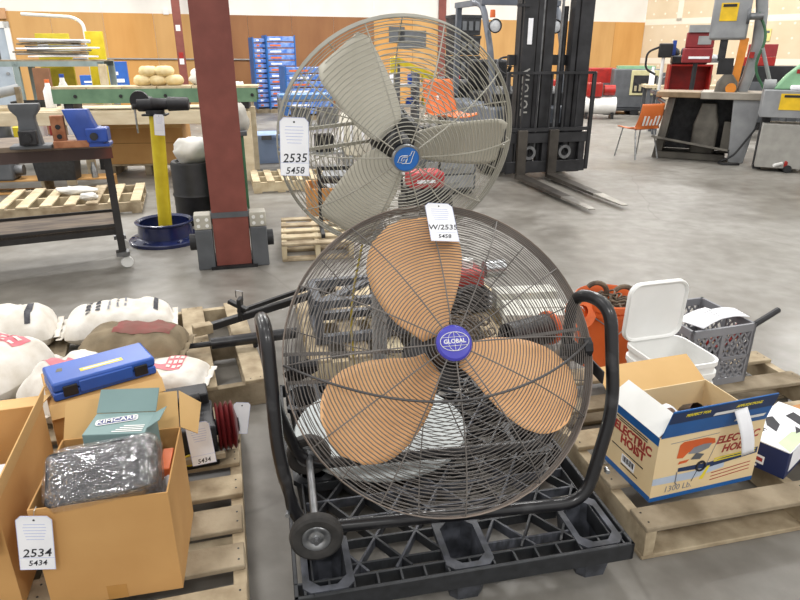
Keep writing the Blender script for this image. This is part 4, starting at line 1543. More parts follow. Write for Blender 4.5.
p = G(33, 148, .921)
av = thing('bench_vise', 'grey cast iron vise with flared jaw on the work cart', 'vise', p, R(20))
MB().box(-.12, .12, -.07, .09, 0, .022).build('base', M_DGREY, av, bevel=.006)
MB().loft([[(x * s_ , y * t_, z) for x, y in rrect(.13, .11, .02, 3)] for s_, t_, z in ((1.05, 1, .02), (.9, .9, .1), (.75, .8, .17), (.8, .8, .2), (1.25, .9, .235), (1.35, .9, .26), (1.3, .9, .275))]).build('body', M_DGREY, av)
MB().box(-.05, .05, -.11, -.05, .03, .12).build('slide', M_DARK, av, bevel=.008)
MB().cyl((0, -.13, .075), (0, -.1, .075), .026).build('screw', M_BLACK, av)
p = G(90, 146, .921)
bv = thing('bench_vise', 'blue painted machine vise at the cart corner', 'vise', p, R(15))
MB().box(-.13, .13, -.06, .10, 0, .02).build('base', M_BLUE, bv, bevel=.004)
MB().loft([[(x + o_, y * t_, z) for x, y in rrect(.15, .12, .015, 3)] for o_, t_, z in ((.02, 1, .02), (.0, 1, .09), (-.03, 1, .17), (-.045, .8, .22), (-.05, .7, .235))]).build('fixed_jaw', M_BLUE, bv)
MB().box(.0, .13, -.08, .06, .03, .12).build('moving_jaw', M_BLUE, bv, bevel=.01)
MB().cyl((.05, -.10, .07), (.05, -.08, .07), .024).build('screw', M_DARK, bv)
p = G(64, 147, .921)
cp = thing('rusty_bracket', 'rusty copper coloured bracket beside the blue vise', 'bracket', p, R(20))
MB().box(-.05, .03, -.03, .03, 0, .2).build('upright', mat('rust_copper', '#B07A58', .65, .2, col2='#8C5638', scale=15), cp, bevel=.006)
MB().box(-.05, .16, -.07, .0, 0, .045).build('foot', MATS['rust_copper'], cp, bevel=.005)
for z in (.07, .13):
    MB().cyl((-.01, -.034, z), (-.01, -.03, z), .016, seg=12).build('hole_rim', M_DARK, cp)

# yellow vise stand
p = G(167, 240)
ys = thing('vise_stand', 'yellow pipe vise stand standing in a dark blue wheel rim', 'stand', (p.x, p.y, 0), R(10))
M_NAVY = mat('navy_gloss', '#1E2858', .25, col2='#182046', scale=5, coat=.4)
MB().lathe([(.29, 0), (.30, .0), (.30, .025), (.285, .035), (.24, .04), (.225, .05), (.215, .15), (.235, .165), (.238, .175), (.225, .18), (.2, .165), (.205, .06), (.19, .03), (0, .03), (0, .0), (.29, 0)], 48).build('wheel_rim_base', M_NAVY, ys)
for k in range(12):
    a = 2 * PI * k / 12
    MB().cyl((.268 * math.cos(a), .268 * math.sin(a), .03), (.268 * math.cos(a), .268 * math.sin(a), .042), .012, seg=8).build('rim_bolt', M_NAVY, ys)
MB().box(-.1, .1, -.1, .1, .03, .045).build('foot_plate', M_DGREY, ys)
q = MB()
tp0 = D(157, 120, p.y) - Vector((p.x, p.y, 0))
q.tube([(0, 0, .04), (tp0.x * .9, 0, tp0.z + .03)], .055, 20)
q.build('post', M_YELLOW, ys)
vz_ = thing('pipe_vise', 'black bench vise bolted on top of the yellow stand', 'vise', (p.x + tp0.x * .9, p.y, tp0.z + .035), R(8))
vz_.scale = (.72, .72, .72)
MB().box(-.13, .13, -.09, .09, 0, .02).build('base', M_DARK, vz_, bevel=.004)
MB().cyl((0, 0, .02), (0, 0, .06), .10, seg=24).build('swivel', M_DARK, vz_)
MB().loft([[(x, y * sy, sz + z * 1.0) for x, y, z in ()] or [(xx, y * .07 * sy, .12 + z * .07 * sy) for y, z in [(math.cos(a), math.sin(a)) for a in [2 * PI * k / 16 for k in range(16)]]] for xx, sy, sz in ((-.18, .8, 0), (-.17, 1.1, 0), (-.02, 1.15, 0), (.0, .95, 0), (.14, .85, 0), (.15, 1.1, 0), (.36, 1.0, 0), (.37, .8, 0))]).build('body', M_BLACK, vz_)
MB().lathe([(0, -.03), (.10, -.03), (.105, 0), (.10, .03), (0, .03)], 24, frame((-.14, -.02, .16), (1, 0, 0), (0, 0, 1))).build('jaw', M_BLACK, vz_)
q = MB()
q.tube([(-.20, -.05, .10), (-.20, -.05, -.18)], .011, 8)
q.build('handle', M_ZINC, vz_)
q = MB()
q.cyl((-.17, -.03, .1), (-.22, -.06, .1), .03, seg=12)
q.build('screw', M_DARK, vz_)
tpz = Vector((p.x + tp0.x * .9 + .06, p.y - .10, tp0.z + .04))
make_tag('white lot tag hanging from the vise on the yellow stand', tpz, (0, R(4), R(6)), .08, .16, ())

# things around the column
pq = G(222, 243)
gc = thing('waste_cart', 'dark green tall waste cart behind the red brown column', 'cart', (pq.x - .10, pq.y + .35, 0), R(17))
MB().box(.02, .27, 0, .45, .12, .86).build('body', M_GREEN, gc, bevel=.015)
MB().box(-.01, .30, -.02, .47, .83, .87).build('rim', M_DGREY, gc, bevel=.006)
for x in (.06, .23):
    MB().lathe([(0, -.02), (.05, -.02), (.06, 0), (.05, .02), (0, .02)], 16, frame((x, .05, .06), (1, 0, 0), (0, 0, 1))).build('wheel', M_RUBBER, gc)


def blob(name, label, cat, loc, sx, sy, sz, m, seed=0, amp=.18, group=None):
    q = MB()

    def f(u, v):
        a, b_ = 2 * PI * u, (v - .5) * PI
        n_ = Vector((math.cos(a) * math.cos(b_), math.sin(a) * math.cos(b_), math.sin(b_)))
        k = 1 + amp * noise.noise(n_ * 2.2 + Vector((seed * 5.1, 0, 0))) + amp * .5 * noise.noise(n_ * 5 + Vector((0, seed * 3.3, 0)))
        return Vector((n_.x * sx, n_.y * sy, max(-1, min(1, n_.z * 1.25)) * sz)) * k
    q.grid(f, 24, 14)
    o = q.build(name, m, sharp=180)
    o.location = loc
    return tag(o, label, cat, group)


M_BAGW = mat('white_bag', '#DEDCD6', .6, col2='#CFCDC6', scale=6, bump=.3, bscale=12)
blob('refuse_bag', 'white bag bulging over the green waste cart', 'bag', (pq.x + .04, pq.y + .58, .95), .13, .17, .13, mat('canvas_bag', '#B9B6AE', .8, col2='#A5A29A', scale=6), 1)
sb = thing('black_drum', 'black drum standing left behind the red brown column', 'drum', (pq.x - .40, pq.y + .75, 0), 0)
MB().lathe([(0, 0), (.2, 0), (.21, .02), (.21, .25), (.22, .27), (.21, .29), (.21, .55), (.2, .57), (.17, .57), (.16, .55), (0, .55)], 28).build('shell', M_BLACK, sb)
blob('refuse_bag', 'clear grey bag tied over the black drum', 'bag', (pq.x - .40, pq.y + .75, .66), .17, .17, .11, M_BAGW, 3)

# pallets behind the cart
pallet('pale broken pallet on the floor behind the work cart', (-3.82, 5.80), R(18), 1.30, .95, 7, along='y', mats=(M_WOOD, M_WOOD3))
pA = G(60, 215, .13)
blob('white_rag', 'white rag lying on the pallet behind the work cart', 'rag', (-3.35, 6.5, .165), .22, .09, .035, M_BAGW, 5, .3)
blob('white_rag', 'small white cloth near the front of that pallet', 'rag', (-3.1, 6.22, .16), .09, .06, .03, M_BAGW, 6, .3)
o = MB().lathe([(0, .0), (.06, .0), (.065, .02), (.04, .05), (0, .055)], 16).build('paper_cup', mat('safety_orange', '#E2521E', .5))
o.location = (-3.12, 5.82, 0)
tag(o, 'orange plastic cup on the floor before the pale pallet', 'cup')
pallet('raised wooden skid holding a black bin and a grey motor', (-4.75, 6.98, 0), R(10), 1.45, .30, 4, H=.16, along='x', mats=(M_WOOD, M_CARD))
bb = thing('black_bin', 'black plastic bin on the raised wooden skid', 'bin', (-4.05, 6.98, .161), R(10))
MB().loft([[(x + .22, y + .15, z) for x, y in rrect(w_, h_, .03, 3)] for w_, h_, z in ((.40, .26, 0), (.44, .30, .26), (.47, .33, .26), (.47, .33, .29), (.43, .29, .29), (.39, .25, .02))]).build('tub', M_BLACKP, bb)
gm = thing('grey_gearbox', 'dark grey gearbox with flange on the wooden skid', 'gearbox', (-4.6, 6.98, .161), R(10))
MB().box(0, .3, 0, .24, 0, .2).build('housing', M_DGREY, gm, bevel=.02)
MB().cyl((.3, .12, .1), (.38, .12, .1), .06).build('shaft_flange', M_STEEL, gm)
MB().cyl((.15, .12, .2), (.15, .12, .26), .07).build('top_cap', M_DARK, gm)
bl = MB().lathe([(0, 0), (.035, 0), (.035, .1), (.02, .14), (.02, .17), (0, .17)], 14).build('tin_bottle', M_ZINC)
bl.location = (-3.5, 7.25, .161)
tag(bl, 'small metal bottle standing beside the black bin', 'bottle')

# long cream bench
M_CREAM = mat('cream_timber', '#D8CBB0', .75, col2='#C6B698', scale=4, stretch=(1, 3, 3))
be = thing('timber_bench', 'long cream timber workbench behind the work cart', 'workbench', (-5.6, 7.35, 0), R(8))
BL = 3.75
MB().box(0, BL, 0, .05, .70, .85).build('front_beam', M_CREAM, be, bevel=.004)
MB().box(0, BL, .85, .9, .70, .85).build('rear_beam', M_CREAM, be)
for k in range(6):
    MB().box(0, BL, .05 + .135 * k, .175 + .135 * k, .83, .86).build('top_plank', M_WOOD3 if k % 2 else M_CREAM, be)
for x in (.1, 1.6, BL - .16, BL - .02):
    for y in (.02, .82):
        MB().box(x, x + .1, y, y + .06, 0, .83).build('leg', M_CREAM, be)
Mbe = Matrix.Translation((-5.6, 7.35, 0)) @ Matrix.Rotation(R(8), 4, 'Z')


def on_bench(x, y, z=.861):
    return Mbe @ Vector((x, y, z))


blob('cloth_bag', 'white cloth bundle on the bench left of the red brown column', 'bag', on_bench(3.62, .72, .861 + .14), .14, .12, .14, M_BAGW, 2)
o = MB().loft([[(x, y, z) for x, y in rrect(.2 * s_, .16 * s_, .04, 4)] for s_, z in ((.7, 0), (1, .05), (1, .18), (.8, .24), (.4, .28))]).build('wooden_block', mat('amber_wood', '#C0854A', .5))
o.location = Mbe @ Vector((3.6, .3, .861))
tag(o, 'amber wooden block on the bench right of the column', 'block')
gbm = thing('conveyor_beam', 'green steel beam with plank top lying along the bench', 'beam', on_bench(1.62, .02, .861), R(9))
for x in (.1, 1.2, 2.1):
    MB().box(x, x + .1, .02, .36, 0, .08).build('spacer', M_DARK, gbm)
MB().box(0, 2.3, 0, .03, .08, .24).build('side_plate', M_MGREEN if False else mat('beam_green', '#6E8F72', .55, col2='#5C7C62', scale=6), gbm)
MB().box(0, 2.3, .35, .38, .08, .24).build('side_plate', MATS['beam_green'], gbm)
for k in range(6):
    MB().box(.39 * k, .39 * k + .375, .0, .38, .24, .265).build('plank', M_WOOD3, gbm)
for k in range(5):
    MB().cyl((.25 + .5 * k, -.012, .16), (.25 + .5 * k, 0, .16), .02, seg=8).build('bolt', M_DARK, gbm)
rm = thing('roller_guide', 'grey roller guide on the left of the cream bench', 'roller', on_bench(1.05, .12), R(20))
MB().cyl((-.2, 0, .16), (.16, .12, .24), .055).build('roller', M_GREY, rm)
MB().box(-.22, -.17, -.05, .08, 0, .2).build('end_bracket', M_WOOD2, rm)
MB().box(.12, .17, .05, .18, 0, .26).build('end_bracket', M_WOOD2, rm)
for k in range(3):
    o = MB().box(0, .9, 0, .1, 0, .03).build('timber_strip', (M_WOOD3, M_CREAM, M_WOOD2)[k])
    o.location = on_bench(.25 + .05 * k, .12 + .2 * k)
    o.rotation_euler = (0, 0, R(6))
    tag(o, ('front', 'middle', 'rear')[k] + ' timber strip lying on the left end of the cream bench', 'timber')
dw = thing('black_tray', 'flat black tray at the left end of the cream bench', 'tray', on_bench(.9, .62), R(8))
MB().loft([[(x + .25, y + .14, z) for x, y in rrect(.5 * s_, .28 * s_, .02, 3)] for s_, z in ((.96, 0), (1, .07), (1.02, .07), (.94, .07), (.92, .01))]).build('tray', M_BLACKP, dw)
for k, (x, h_, m_) in enumerate(((1.72, .30, M_PAPER), (1.84, .36, M_WHITE))):
    b_ = thing('white_bottle', ('shorter', 'taller')[k] + ' white jug beside the green beam end', 'jug', on_bench(x - .32 + .06 * k, .55), 0)
    MB().lathe([(0, 0), (.06, 0), (.062, .02), (.062, h_ * .65), (.03, h_ * .85), (.025, h_)], 16).build('jug', m_, b_)
    MB().cyl((0, 0, h_ - .01), (0, 0, h_ + .03), .028).build('cap', M_BLUE if k else M_ORANGE, b_)
for k, (x, z) in enumerate(((2.95, 0), (3.12, .0), (3.3, 0), (3.02, .1), (3.2, .1))):
    blob('flour_bag', 'cream paper bag with orange band, ' + ('leftmost in the lower row', 'middle of the lower row', 'rightmost in the lower row', 'left on the upper row', 'right on the upper row')[k] + ' on green beam', 'bag', on_bench(x - .35, .25, .861 + .265 + .06 + z), .115, .12, .06, mat('cream_bag', '#E4D2A6', .7, col2='#D6BE86', scale=8), k, .08, 'cream bags on the green beam')
blob('white_wrap', 'white wrapped bundle right of the cream bags', 'bundle', on_bench(3.28, .3, 1.21), .16, .12, .1, M_BAGW, 8, .2)
# carton below the bench
co = thing('large_carton', 'large brown carton on the floor under the cream bench', 'cardboard box', G(110, 173, .03) + Vector((0, 0, -.03)), R(6))
MB().box(0, .98, 0, .5, .14, .66).build('carton', M_CARD, co, bevel=.006)
MB().box(0, .98, -.004, 0, .40, .41).build('fold_line', mat('card_dark', '#A37A45', .8), co)
MB().panel((0, 0, .66), (.98, 0, .66), (.98, -.06, .60), (0, -.06, .60), .004).build('flap', M_CARDI, co)
MB().box(-.05, 1.03, -.02, .5, .12, .14).build('skid_deck', M_WOOD, co)
for x in (0, .45, .92):
    MB().box(x, x + .08, 0, .5, 0, .12).build('skid_block', M_WOOD2, co)
for k, (px, m_, h_, lb) in enumerate(((8, M_DGREY, .20, 'dark grey tin under the cream bench left'), (20, M_YELLOW, .12, 'yellow tin under the cream bench'), (30, M_WHITE, .20, 'white tin beside the red can under the bench'), (46, M_RED, .24, 'red can under the cream bench'), (56, M_PAPER, .27, 'white paint pail under the cream bench'), (66, M_HLB, .25, 'pale blue pail under the cream bench'))):
    pp_ = D(px, 140, 8.6)
    c_ = thing('paint_can', lb, 'can', (-5.44 + .25 * k, 8.88, .421), 0)
    MB().lathe([(0, 0), (.10, 0), (.10, h_), (.104, h_ + .005), (.09, h_ + .012), (0, h_ + .01)], 18).build('can', m_, c_)
    MB().tube([(.1 * math.cos(a), 0, h_ * .8 + .1 * math.sin(a)) for a in [PI * j / 10 for j in range(11)]], .004, 5).build('wire_handle', M_ZINC, c_)
sh = thing('low_shelf', 'low dark shelf carrying paint cans under the cream bench', 'shelf', (-5.6, 8.66, 0), 0)
MB().box(0, 1.6, 0, .45, .39, .42).build('board', M_DARK, sh)
for x in (.02, .75, 1.5):
    MB().box(x, x + .06, .03, .42, 0, .39).build('support', M_DARK, sh)

# rack and sheets at the far left
M_RACK = mat('rack_grey', '#8E9C9A', .5, col2='#7E8C8A', scale=6)
rk = thing('storage_rack', 'grey green steel rack with cluttered top shelf at far left', 'rack', (-7.35, 10.6, 0), R(8))
for x in (0, 1.15, 2.45):
    for y in (0, .6):
        MB().box(x, x + .09, y, y + .06, 0, 1.35).build('upright', M_RACK, rk)
for z in (.55, 1.28):
    MB().box(0, 2.54, 0, .05, z, z + .08).build('rail', M_RACK, rk)
    MB().box(0, 2.54, .6, .65, z, z + .08).build('rail', M_RACK, rk)
MB().box(0, 2.54, 0, .66, 1.36, 1.38).build('shelf_board', M_WOOD2, rk)
MB().box(0, 2.54, 0, .66, .63, .65).build('shelf_board', M_WOOD2, rk)
Mrk = Matrix.Translation((-7.35, 10.6, 0)) @ Matrix.Rotation(R(8), 4, 'Z')
random.seed(11)
for k in range(9):
    L, w_ = random.uniform(.8, 1.15), random.uniform(.35, .5)
    o = MB().grid(lambda u, v: ((u - .5) * L, (v - .5) * w_, .008 * math.sin(u * PI + k)), 6, 2).build('cardboard_sheet', (M_PAPER, M_GREY, M_WOOD2, mat('grey_sheet', '#A5A29C', .8))[k % 4], solid=.026)
    o.matrix_world = Mrk @ Matrix.Translation((1.75 + random.uniform(-.1, .12), .33, 1.43 + .032 * k)) @ Matrix.Rotation(random.uniform(-.12, .12), 4, 'Z')
    tag(o, ('lowest', 'second lowest', 'third lowest', 'fourth lowest', 'middle', 'fourth highest', 'third highest', 'second highest', 'topmost')[k] + ' sheet in the loose stack on the far left rack', 'sheet', 'loose sheets stacked on the rack')
for k in range(9):
    q = MB()
    x = .02 + .11 * k
    q.tube([(0, 0, 0), (.03, -.05, .22), (.02, 0, .30), (-.02, .05, .2), (-.05, .06, .0)], .028, 7)
    o = q.build('coiled_hose', (M_DGREY, M_PAPER, M_BLACK, M_HLB)[k % 4])
    o.matrix_world = Mrk @ Matrix.Translation((x, .2, 1.39))
    tag(o, ('grey', 'white', 'black', 'pale blue')[k % 4] + ' looped hose, ' + ('leftmost', 'second', 'third', 'fourth', 'fifth', 'sixth', 'seventh', 'eighth', 'rightmost')[k] + ' from left on the rack top', 'hose', 'looped hoses on the rack')
for nm, lb, px0, px1, y0, y1, Y, m_ in (('sign_board', 'wide mustard panel standing behind the sheet stack', 33, 72, 32, 66, 11.6, mat('mustard', '#CDBB2E', .55)),
                                        ('sign_board', 'narrow yellow panel standing right of the sheet stack', 83, 106, 30, 64, 11.9, M_YELLOW)):
    a_, b_ = D(px0, y0, Y), D(px1, y1, Y)
    o = MB().box(0, b_.x - a_.x, 0, .04, 0, a_.z - .02).build(nm, m_, bevel=.004)
    o.location = (a_.x, Y, 0.0)
    o.rotation_euler = (R(-1), 0, R(3))
    tag(o, lb, 'panel')
    if px0 < 40:
        MB().box(.02, .2, -.004, 0, a_.z - .25, a_.z - .1).build('paper_label', M_PAPER, o)
        MB().box(.35, .58, -.004, 0, a_.z - .28, a_.z - .1).build('paper_label', M_YELLOW, o)
a_ = D(72, 17, 12.4)
q = MB().tube(bend([(a_.x - .9, 12.4, a_.z + .05), (a_.x, 12.4, a_.z), (a_.x + .18, 12.4, a_.z - .1), (a_.x + .2, 12.4, .01)], .15, 6), .03, 10)
tag(q.build('bent_pipe', M_WHITE), 'white bent pipe arching over the yellow panels', 'pipe')
for nm, lb, px0, px1, y0, y1, Y, m_ in (('plywood_offcut', 'dark brown plywood board leaning below the rack', 30, 54, 68, 106, 10.3, mat('offcut_brown', '#8A6247', .8)),
                                        ('timber_post', 'pale timber block with red top at the rack end', 96, 108, 64, 92, 9.6, M_WOOD3)):
    a_, b_ = D(px0, y0, Y), D(px1, y1, Y)
    o = MB().box(0, b_.x - a_.x, 0, .05, 0, a_.z).build(nm, m_, bevel=.004)
    o.location = (a_.x, Y, 0.0)
    o.rotation_euler = (R(-2), 0, 0)
    tag(o, lb, 'board')
tb = thing('low_table', 'low timber table below the blue boxes by the plywood wall', 'table', (-7.2, 14.4, 0), BY)
MB().box(0, 2.45, 0, .8, .62, .68).build('top', M_WOOD3, tb)
for x in (.05, 1.2, 2.3):
    for y in (.05, .68):
        MB().box(x, x + .08, y, y + .08, 0, .62).build('leg', M_WOOD2, tb)
Mtb = Matrix.Translation((-7.2, 14.4, .681)) @ Matrix.Rotation(BY, 4, 'Z')
for x, w_, h_, lb in ((.25, .5, .34, 'low blue box with white print on the timber table'), (.8, .44, .62, 'tall blue box on the timber table')):
    o = MB().box(0, w_, 0, .3, 0, h_).build('blue_box', mat('box_blue', '#2B62B8', .5), bevel=.004)
    o.matrix_world = Mtb @ Matrix.Translation((x, .15, 0))
    tag(o, lb, 'box')
    MB().box(w_ * .15, w_ * .8, -.004, 0, h_ * .3, h_ * .42).build('print', M_PAPER, o)
    MB().box(w_ * .15, w_ * .55, -.004, 0, h_ * .55, h_ * .66).build('print', M_PAPER, o)
o = MB().lathe([(0, 0), (.08, 0), (.08, .3), (.05, .36), (0, .36)], 14).build('black_canister', M_BLACK)
o.matrix_world = Mtb @ Matrix.Translation((1.75, .3, 0))
tag(o, 'black canister on the timber table beside the column', 'canister')
o = MB().lathe([(0, 0), (.07, 0), (.07, .2), (.03, .28), (0, .28)], 14).build('grey_canister', M_DGREY)
o.matrix_world = Mtb @ Matrix.Translation((2.2, .3, 0))
tag(o, 'small grey canister right of the black canister', 'canister')

# ================================================================== middle ground, centre
M_BWRAP = mat('blue_goods', '#3F6FC4', .35, col2='#8FA9D8', scale=9, lo=.3, hi=.62, coat=.5)


def blue_stack(label, px, py, w_, d_, h_, n):
    p_ = G(px, py)
    t = thing('wrapped_pallet_load', label, 'pallet load', (p_.x, p_.y, 0), BY, 'blue goods wrapped on pallets')
    MB().box(0, w_, 0, d_, .0, .10).build('skid', M_WOOD2, t)
    k = 0
    for i in range(n):
        z0 = .14 + (h_ - .14) * i / n
        MB().box(.02, w_ - .02, .02, d_ - .02, z0, z0 + (h_ - .14) / n - .03).build('carton', M_BWRAP, t, bevel=.01)
        MB().box(.1, w_ * .5, .014, .02, z0 + .03, z0 + .07).build('print', M_PAPER if i % 2 else M_ORANGE, t)
    MB().box(0, .03, 0, d_, .1, h_).build('corner_board', M_HBLUE, t)
    MB().box(w_ - .03, w_, 0, .03, .1, h_).build('corner_board', M_HBLUE, t)
    return t


blue_stack('narrow tall blue wrapped load left of the pair by plywood', 258, 113, .34, .8, 1.85, 14)
blue_stack('tall blue wrapped load with orange cartons by plywood', 271, 113, .75, .7, 1.9, 12)
blue_stack('lower wide blue load right of the tall wrapped loads', 288, 121, 1.1, .8, 1.2, 7)
p_ = G(223, 100)
gr = thing('glass_rack', 'green metal rack of glass standing by the plywood wall', 'rack', (p_.x, p_.y - 1.5, 0), BY)
for x in (0, .42):
    MB().box(x, x + .05, 0, .05, 0, 1.9).build('upright', M_GREEN, gr)
for k in range(8):
    MB().box(.05, .42, .0, .3, .2 + .23 * k, .24 + .23 * k).build('shelf', M_GREEN, gr)
    MB().box(.07, .38, .05, .25, .24 + .23 * k, .38 + .23 * k).build('glass_block', mat('green_glass', '#A9C2B4', .2), gr)
p_ = G(232, 112)
lt_ = thing('timber_table', 'pale timber table along the far wall behind the column', 'table', (p_.x - .2, p_.y - 1.6, 0), BY)
MB().box(0, 1.2, 0, .7, .55, .65).build('top', M_WOOD3, lt_)
for x in (.05, 1.05):
    MB().box(x, x + .1, .03, .65, 0, .55).build('leg', M_WOOD2, lt_)

# blue tote and pallet right of the column
pt = G(249, 166)
to = thing('storage_tote', 'pale blue plastic tote behind the column', 'tote', (pt.x - .1, pt.y + .1, 0), R(14))
M_TOTE = mat('tote_blue', '#94AAD0', .45, col2='#889FC6', scale=4)
MB().loft([[(x + .35, y + .25, z) for x, y in rrect(w_, h_, .05, 4)] for w_, h_, z in ((.56, .40, .0), (.62, .44, .36), (.68, .5, .36), (.68, .5, .40), (.62, .44, .41), (.3, .2, .42))], True, True).build('tub', M_TOTE, to)
MB().box(.28, .42, -.02, .03, .34, .4).build('latch', M_DGREY, to)
pallet('light pine pallet on the floor right of the column', (-1.66, 7.1), R(15), .9, .75, 6, along='y', mats=(M_WOOD3,), H=.14)
pallet('small light pallet with tall stringers left of the pedestal fan', (-0.90, 4.60), R(10), .55, .85, 5, along='x', mats=(M_WOOD, M_WOOD3), H=.14)
bf = thing('black_stand', 'black angle stand on the small light pallet', 'stand', (-0.60, 4.78, .141), R(10))
MB().bar((0, 0, .015), (0, .5, .015), .03, .03).build('runner', M_BLACK, bf)
MB().bar((.3, 0, .015), (.3, .5, .015), .03, .03).build('runner', M_BLACK, bf)
MB().bar((0, .25, .03), (0, .25, .5), .03, .03).build('post', M_BLACK, bf)
MB().bar((.3, .25, .03), (.3, .25, .5), .03, .03).build('post', M_BLACK, bf)
MB().bar((-.02, .25, .5), (.32, .25, .5), .03, .03).build('top_bar', M_BLACK, bf)

# seen through the pedestal fan
pw = G(312, 226)
cr = thing('wooden_crate', 'orange tan slatted crate seen through the pedestal fan', 'crate', (pw.x, pw.y, 0), R(14))
M_CRT = mat('crate_tan', '#D59A5C', .7, col2='#C28848', scale=4, stretch=(4, 4, 1))
for k in range(5):
    MB().box(.088 * k, .088 * k + .082, 0, .02, 0.02, .34).build('slat', M_CRT, cr)
    MB().box(.088 * k, .088 * k + .082, .42, .44, 0.02, .34).build('slat', M_CRT, cr)
MB().box(0, .02, .02, .42, .02, .34).build('end_panel', M_CRT, cr)
MB().box(.415, .435, .02, .42, .02, .34).build('end_panel', M_CRT, cr)
MB().box(0, .435, 0, .44, 0, .02).build('bottom', M_CRT, cr)
gg = thing('gear_assembly', 'dark gear assembly with chrome disc in the tan crate', 'machine part', (pw.x + .2, pw.y + .25, .30), 0)
MB().lathe([(0, -.03), (.12, -.03), (.13, 0), (.12, .03), (0, .03)], 20, Matrix.Translation((0, 0, .1)) @ Matrix.Rotation(R(60), 4, 'X')).build('disc', M_ZINC, gg)
MB().box(-.15, .16, -.06, .1, 0, .12).build('body', M_BLACK, gg, bevel=.02)
pw = G(338, 190)
wt = thing('white_tumbler', 'white ribbed tumbler machine seen through the pedestal fan', 'machine', (pw.x + .1, pw.y + .15, 0), R(14))
MB().lathe([(0, .30), (.1, .30), (.18, .36), (.25, .62), (.22, .82), (.12, .93), (0, .95)], 24, Matrix.Translation((.2, .25, 0))).build('drum', mat('tumbler_cream', '#E9E5D6', .45), wt)
for x in (.02, .38):
    for y in (.08, .42):
        MB().bar((x, y, 0), (.2 + (x - .2) * .6, .25 + (y - .25) * .6, .36), .04, .04).build('leg', M_GREY, wt)
q = MB()
for k in range(12):
    a = 2 * PI * k / 12
    MB().bar((.2 + .255 * math.cos(a), .25 + .255 * math.sin(a), .5), (.2 + .245 * math.cos(a), .25 + .245 * math.sin(a), .72), .03, .015).build('rib', M_PAPER, wt)
bs = thing('wire_shelf_cart', 'steel shelf cart with blue top behind the lot tag', 'cart', (-1.55, 8.55, 0), R(14))
for x in (0, .8):
    for y in (0, .45):
        MB().bar((x, y, 0), (x, y, .95), .03, .03).build('post', M_ZINC, bs)
for z in (.2, .55, .9):
    MB().box(0, .8, 0, .45, z, z + .025).build('shelf', M_GREY, bs)
MB().box(-.01, .81, -.01, .46, .925, .98).build('top_tray', mat('tray_blue', '#5E8CC8', .5), bs)
for k, (x, z, m_) in enumerate(((.1, .225, M_DGREY), (.45, .225, M_BLACK), (.15, .575, M_DGREY), (.5, .575, M_STEEL))):
    MB().box(x, x + .24, .08, .38, z, z + .22).build('bin', m_, bs, bevel=.01)
pr_ = G(425, 215)
re = thing('pressure_washer', 'red engine unit seen between the two fans', 'engine', (pr_.x, pr_.y, 0), R(14))
MB().box(-.2, .2, -.15, .15, .12, .28).build('base', M_DARK, re, bevel=.01)
MB().box(-.18, .16, -.13, .13, .28, .44).build('cover', mat('washer_red', '#B3343A', .4), re, bevel=.03)
MB().box(-.12, .06, -.135, -.13, .34, .37).build('nameplate', M_PAPER, re)
for x in (-.22, .22):
    MB().lathe([(0, -.03), (.1, -.03), (.12, 0), (.1, .03), (0, .03)], 18, frame((x, 0, .12), (0, 1, 0), (0, 0, 1))).build('wheel', M_RUBBER, re)
MB().tube(bend([(-.2, .12, .2), (-.2, .3, .8), (.2, .3, .8), (.2, .12, .2)], .06), .014, 8).build('push_handle', M_BLACK, re)

M_CHAIRO = mat('chair_orange', '#E07A3E', .45, col2='#D46E32', scale=4)


def shell_chair(label, loc, rz):
    t = thing('stacking_chair', label, 'chair', loc, rz, 'orange shell chairs')

    def shell(u, v):
        # v 0 front lip .. 1 top of back; u across
        x = (u - .5) * .44 * (1 - .12 * max(0, v - .5))
        if v < .5:
            k = v / .5
            y, z = -.22 + .40 * k, .44 - .03 * math.sin(k * PI) - (.02 if k < .1 else 0)
        else:
            k = (v - .5) / .5
            y, z = .18 + .10 * k + .02 * math.sin(k * PI), .44 + .36 * k
        return Vector((x, y - .12 * (2 * u - 1) ** 2 * (.3 if v > .5 else 0), z + (.03 * (2 * u - 1) ** 2 if v < .5 else 0)))
    MB().grid(shell, 12, 20).build('seat_shell', M_CHAIRO, t, solid=.008)
    for k in range(5):
        MB().box(-.145 + .065 * k, -.115 + .065 * k, -0.004, .004, 0, .14, Matrix.Translation((0, .215, .49)) @ Matrix.Rotation(R(-14), 4, 'X')).build('back_slot', M_WHITE, t)
    for s_ in (-1, 1):
        MB().tube([(s_ * .17, -.15, .43), (s_ * .21, -.22, 0)], .011, 8).build('leg', M_ZINC, t)
        MB().tube([(s_ * .17, .12, .43), (s_ * .21, .24, 0)], .011, 8).build('leg', M_ZINC, t)
    MB().tube([(-.17, -.15, .43), (.17, -.15, .43)], .010, 8).build('seat_bar', M_ZINC, t)
    MB().tube([(-.17, .12, .43), (.17, .12, .43)], .010, 8).build('seat_bar', M_ZINC, t)
    return t


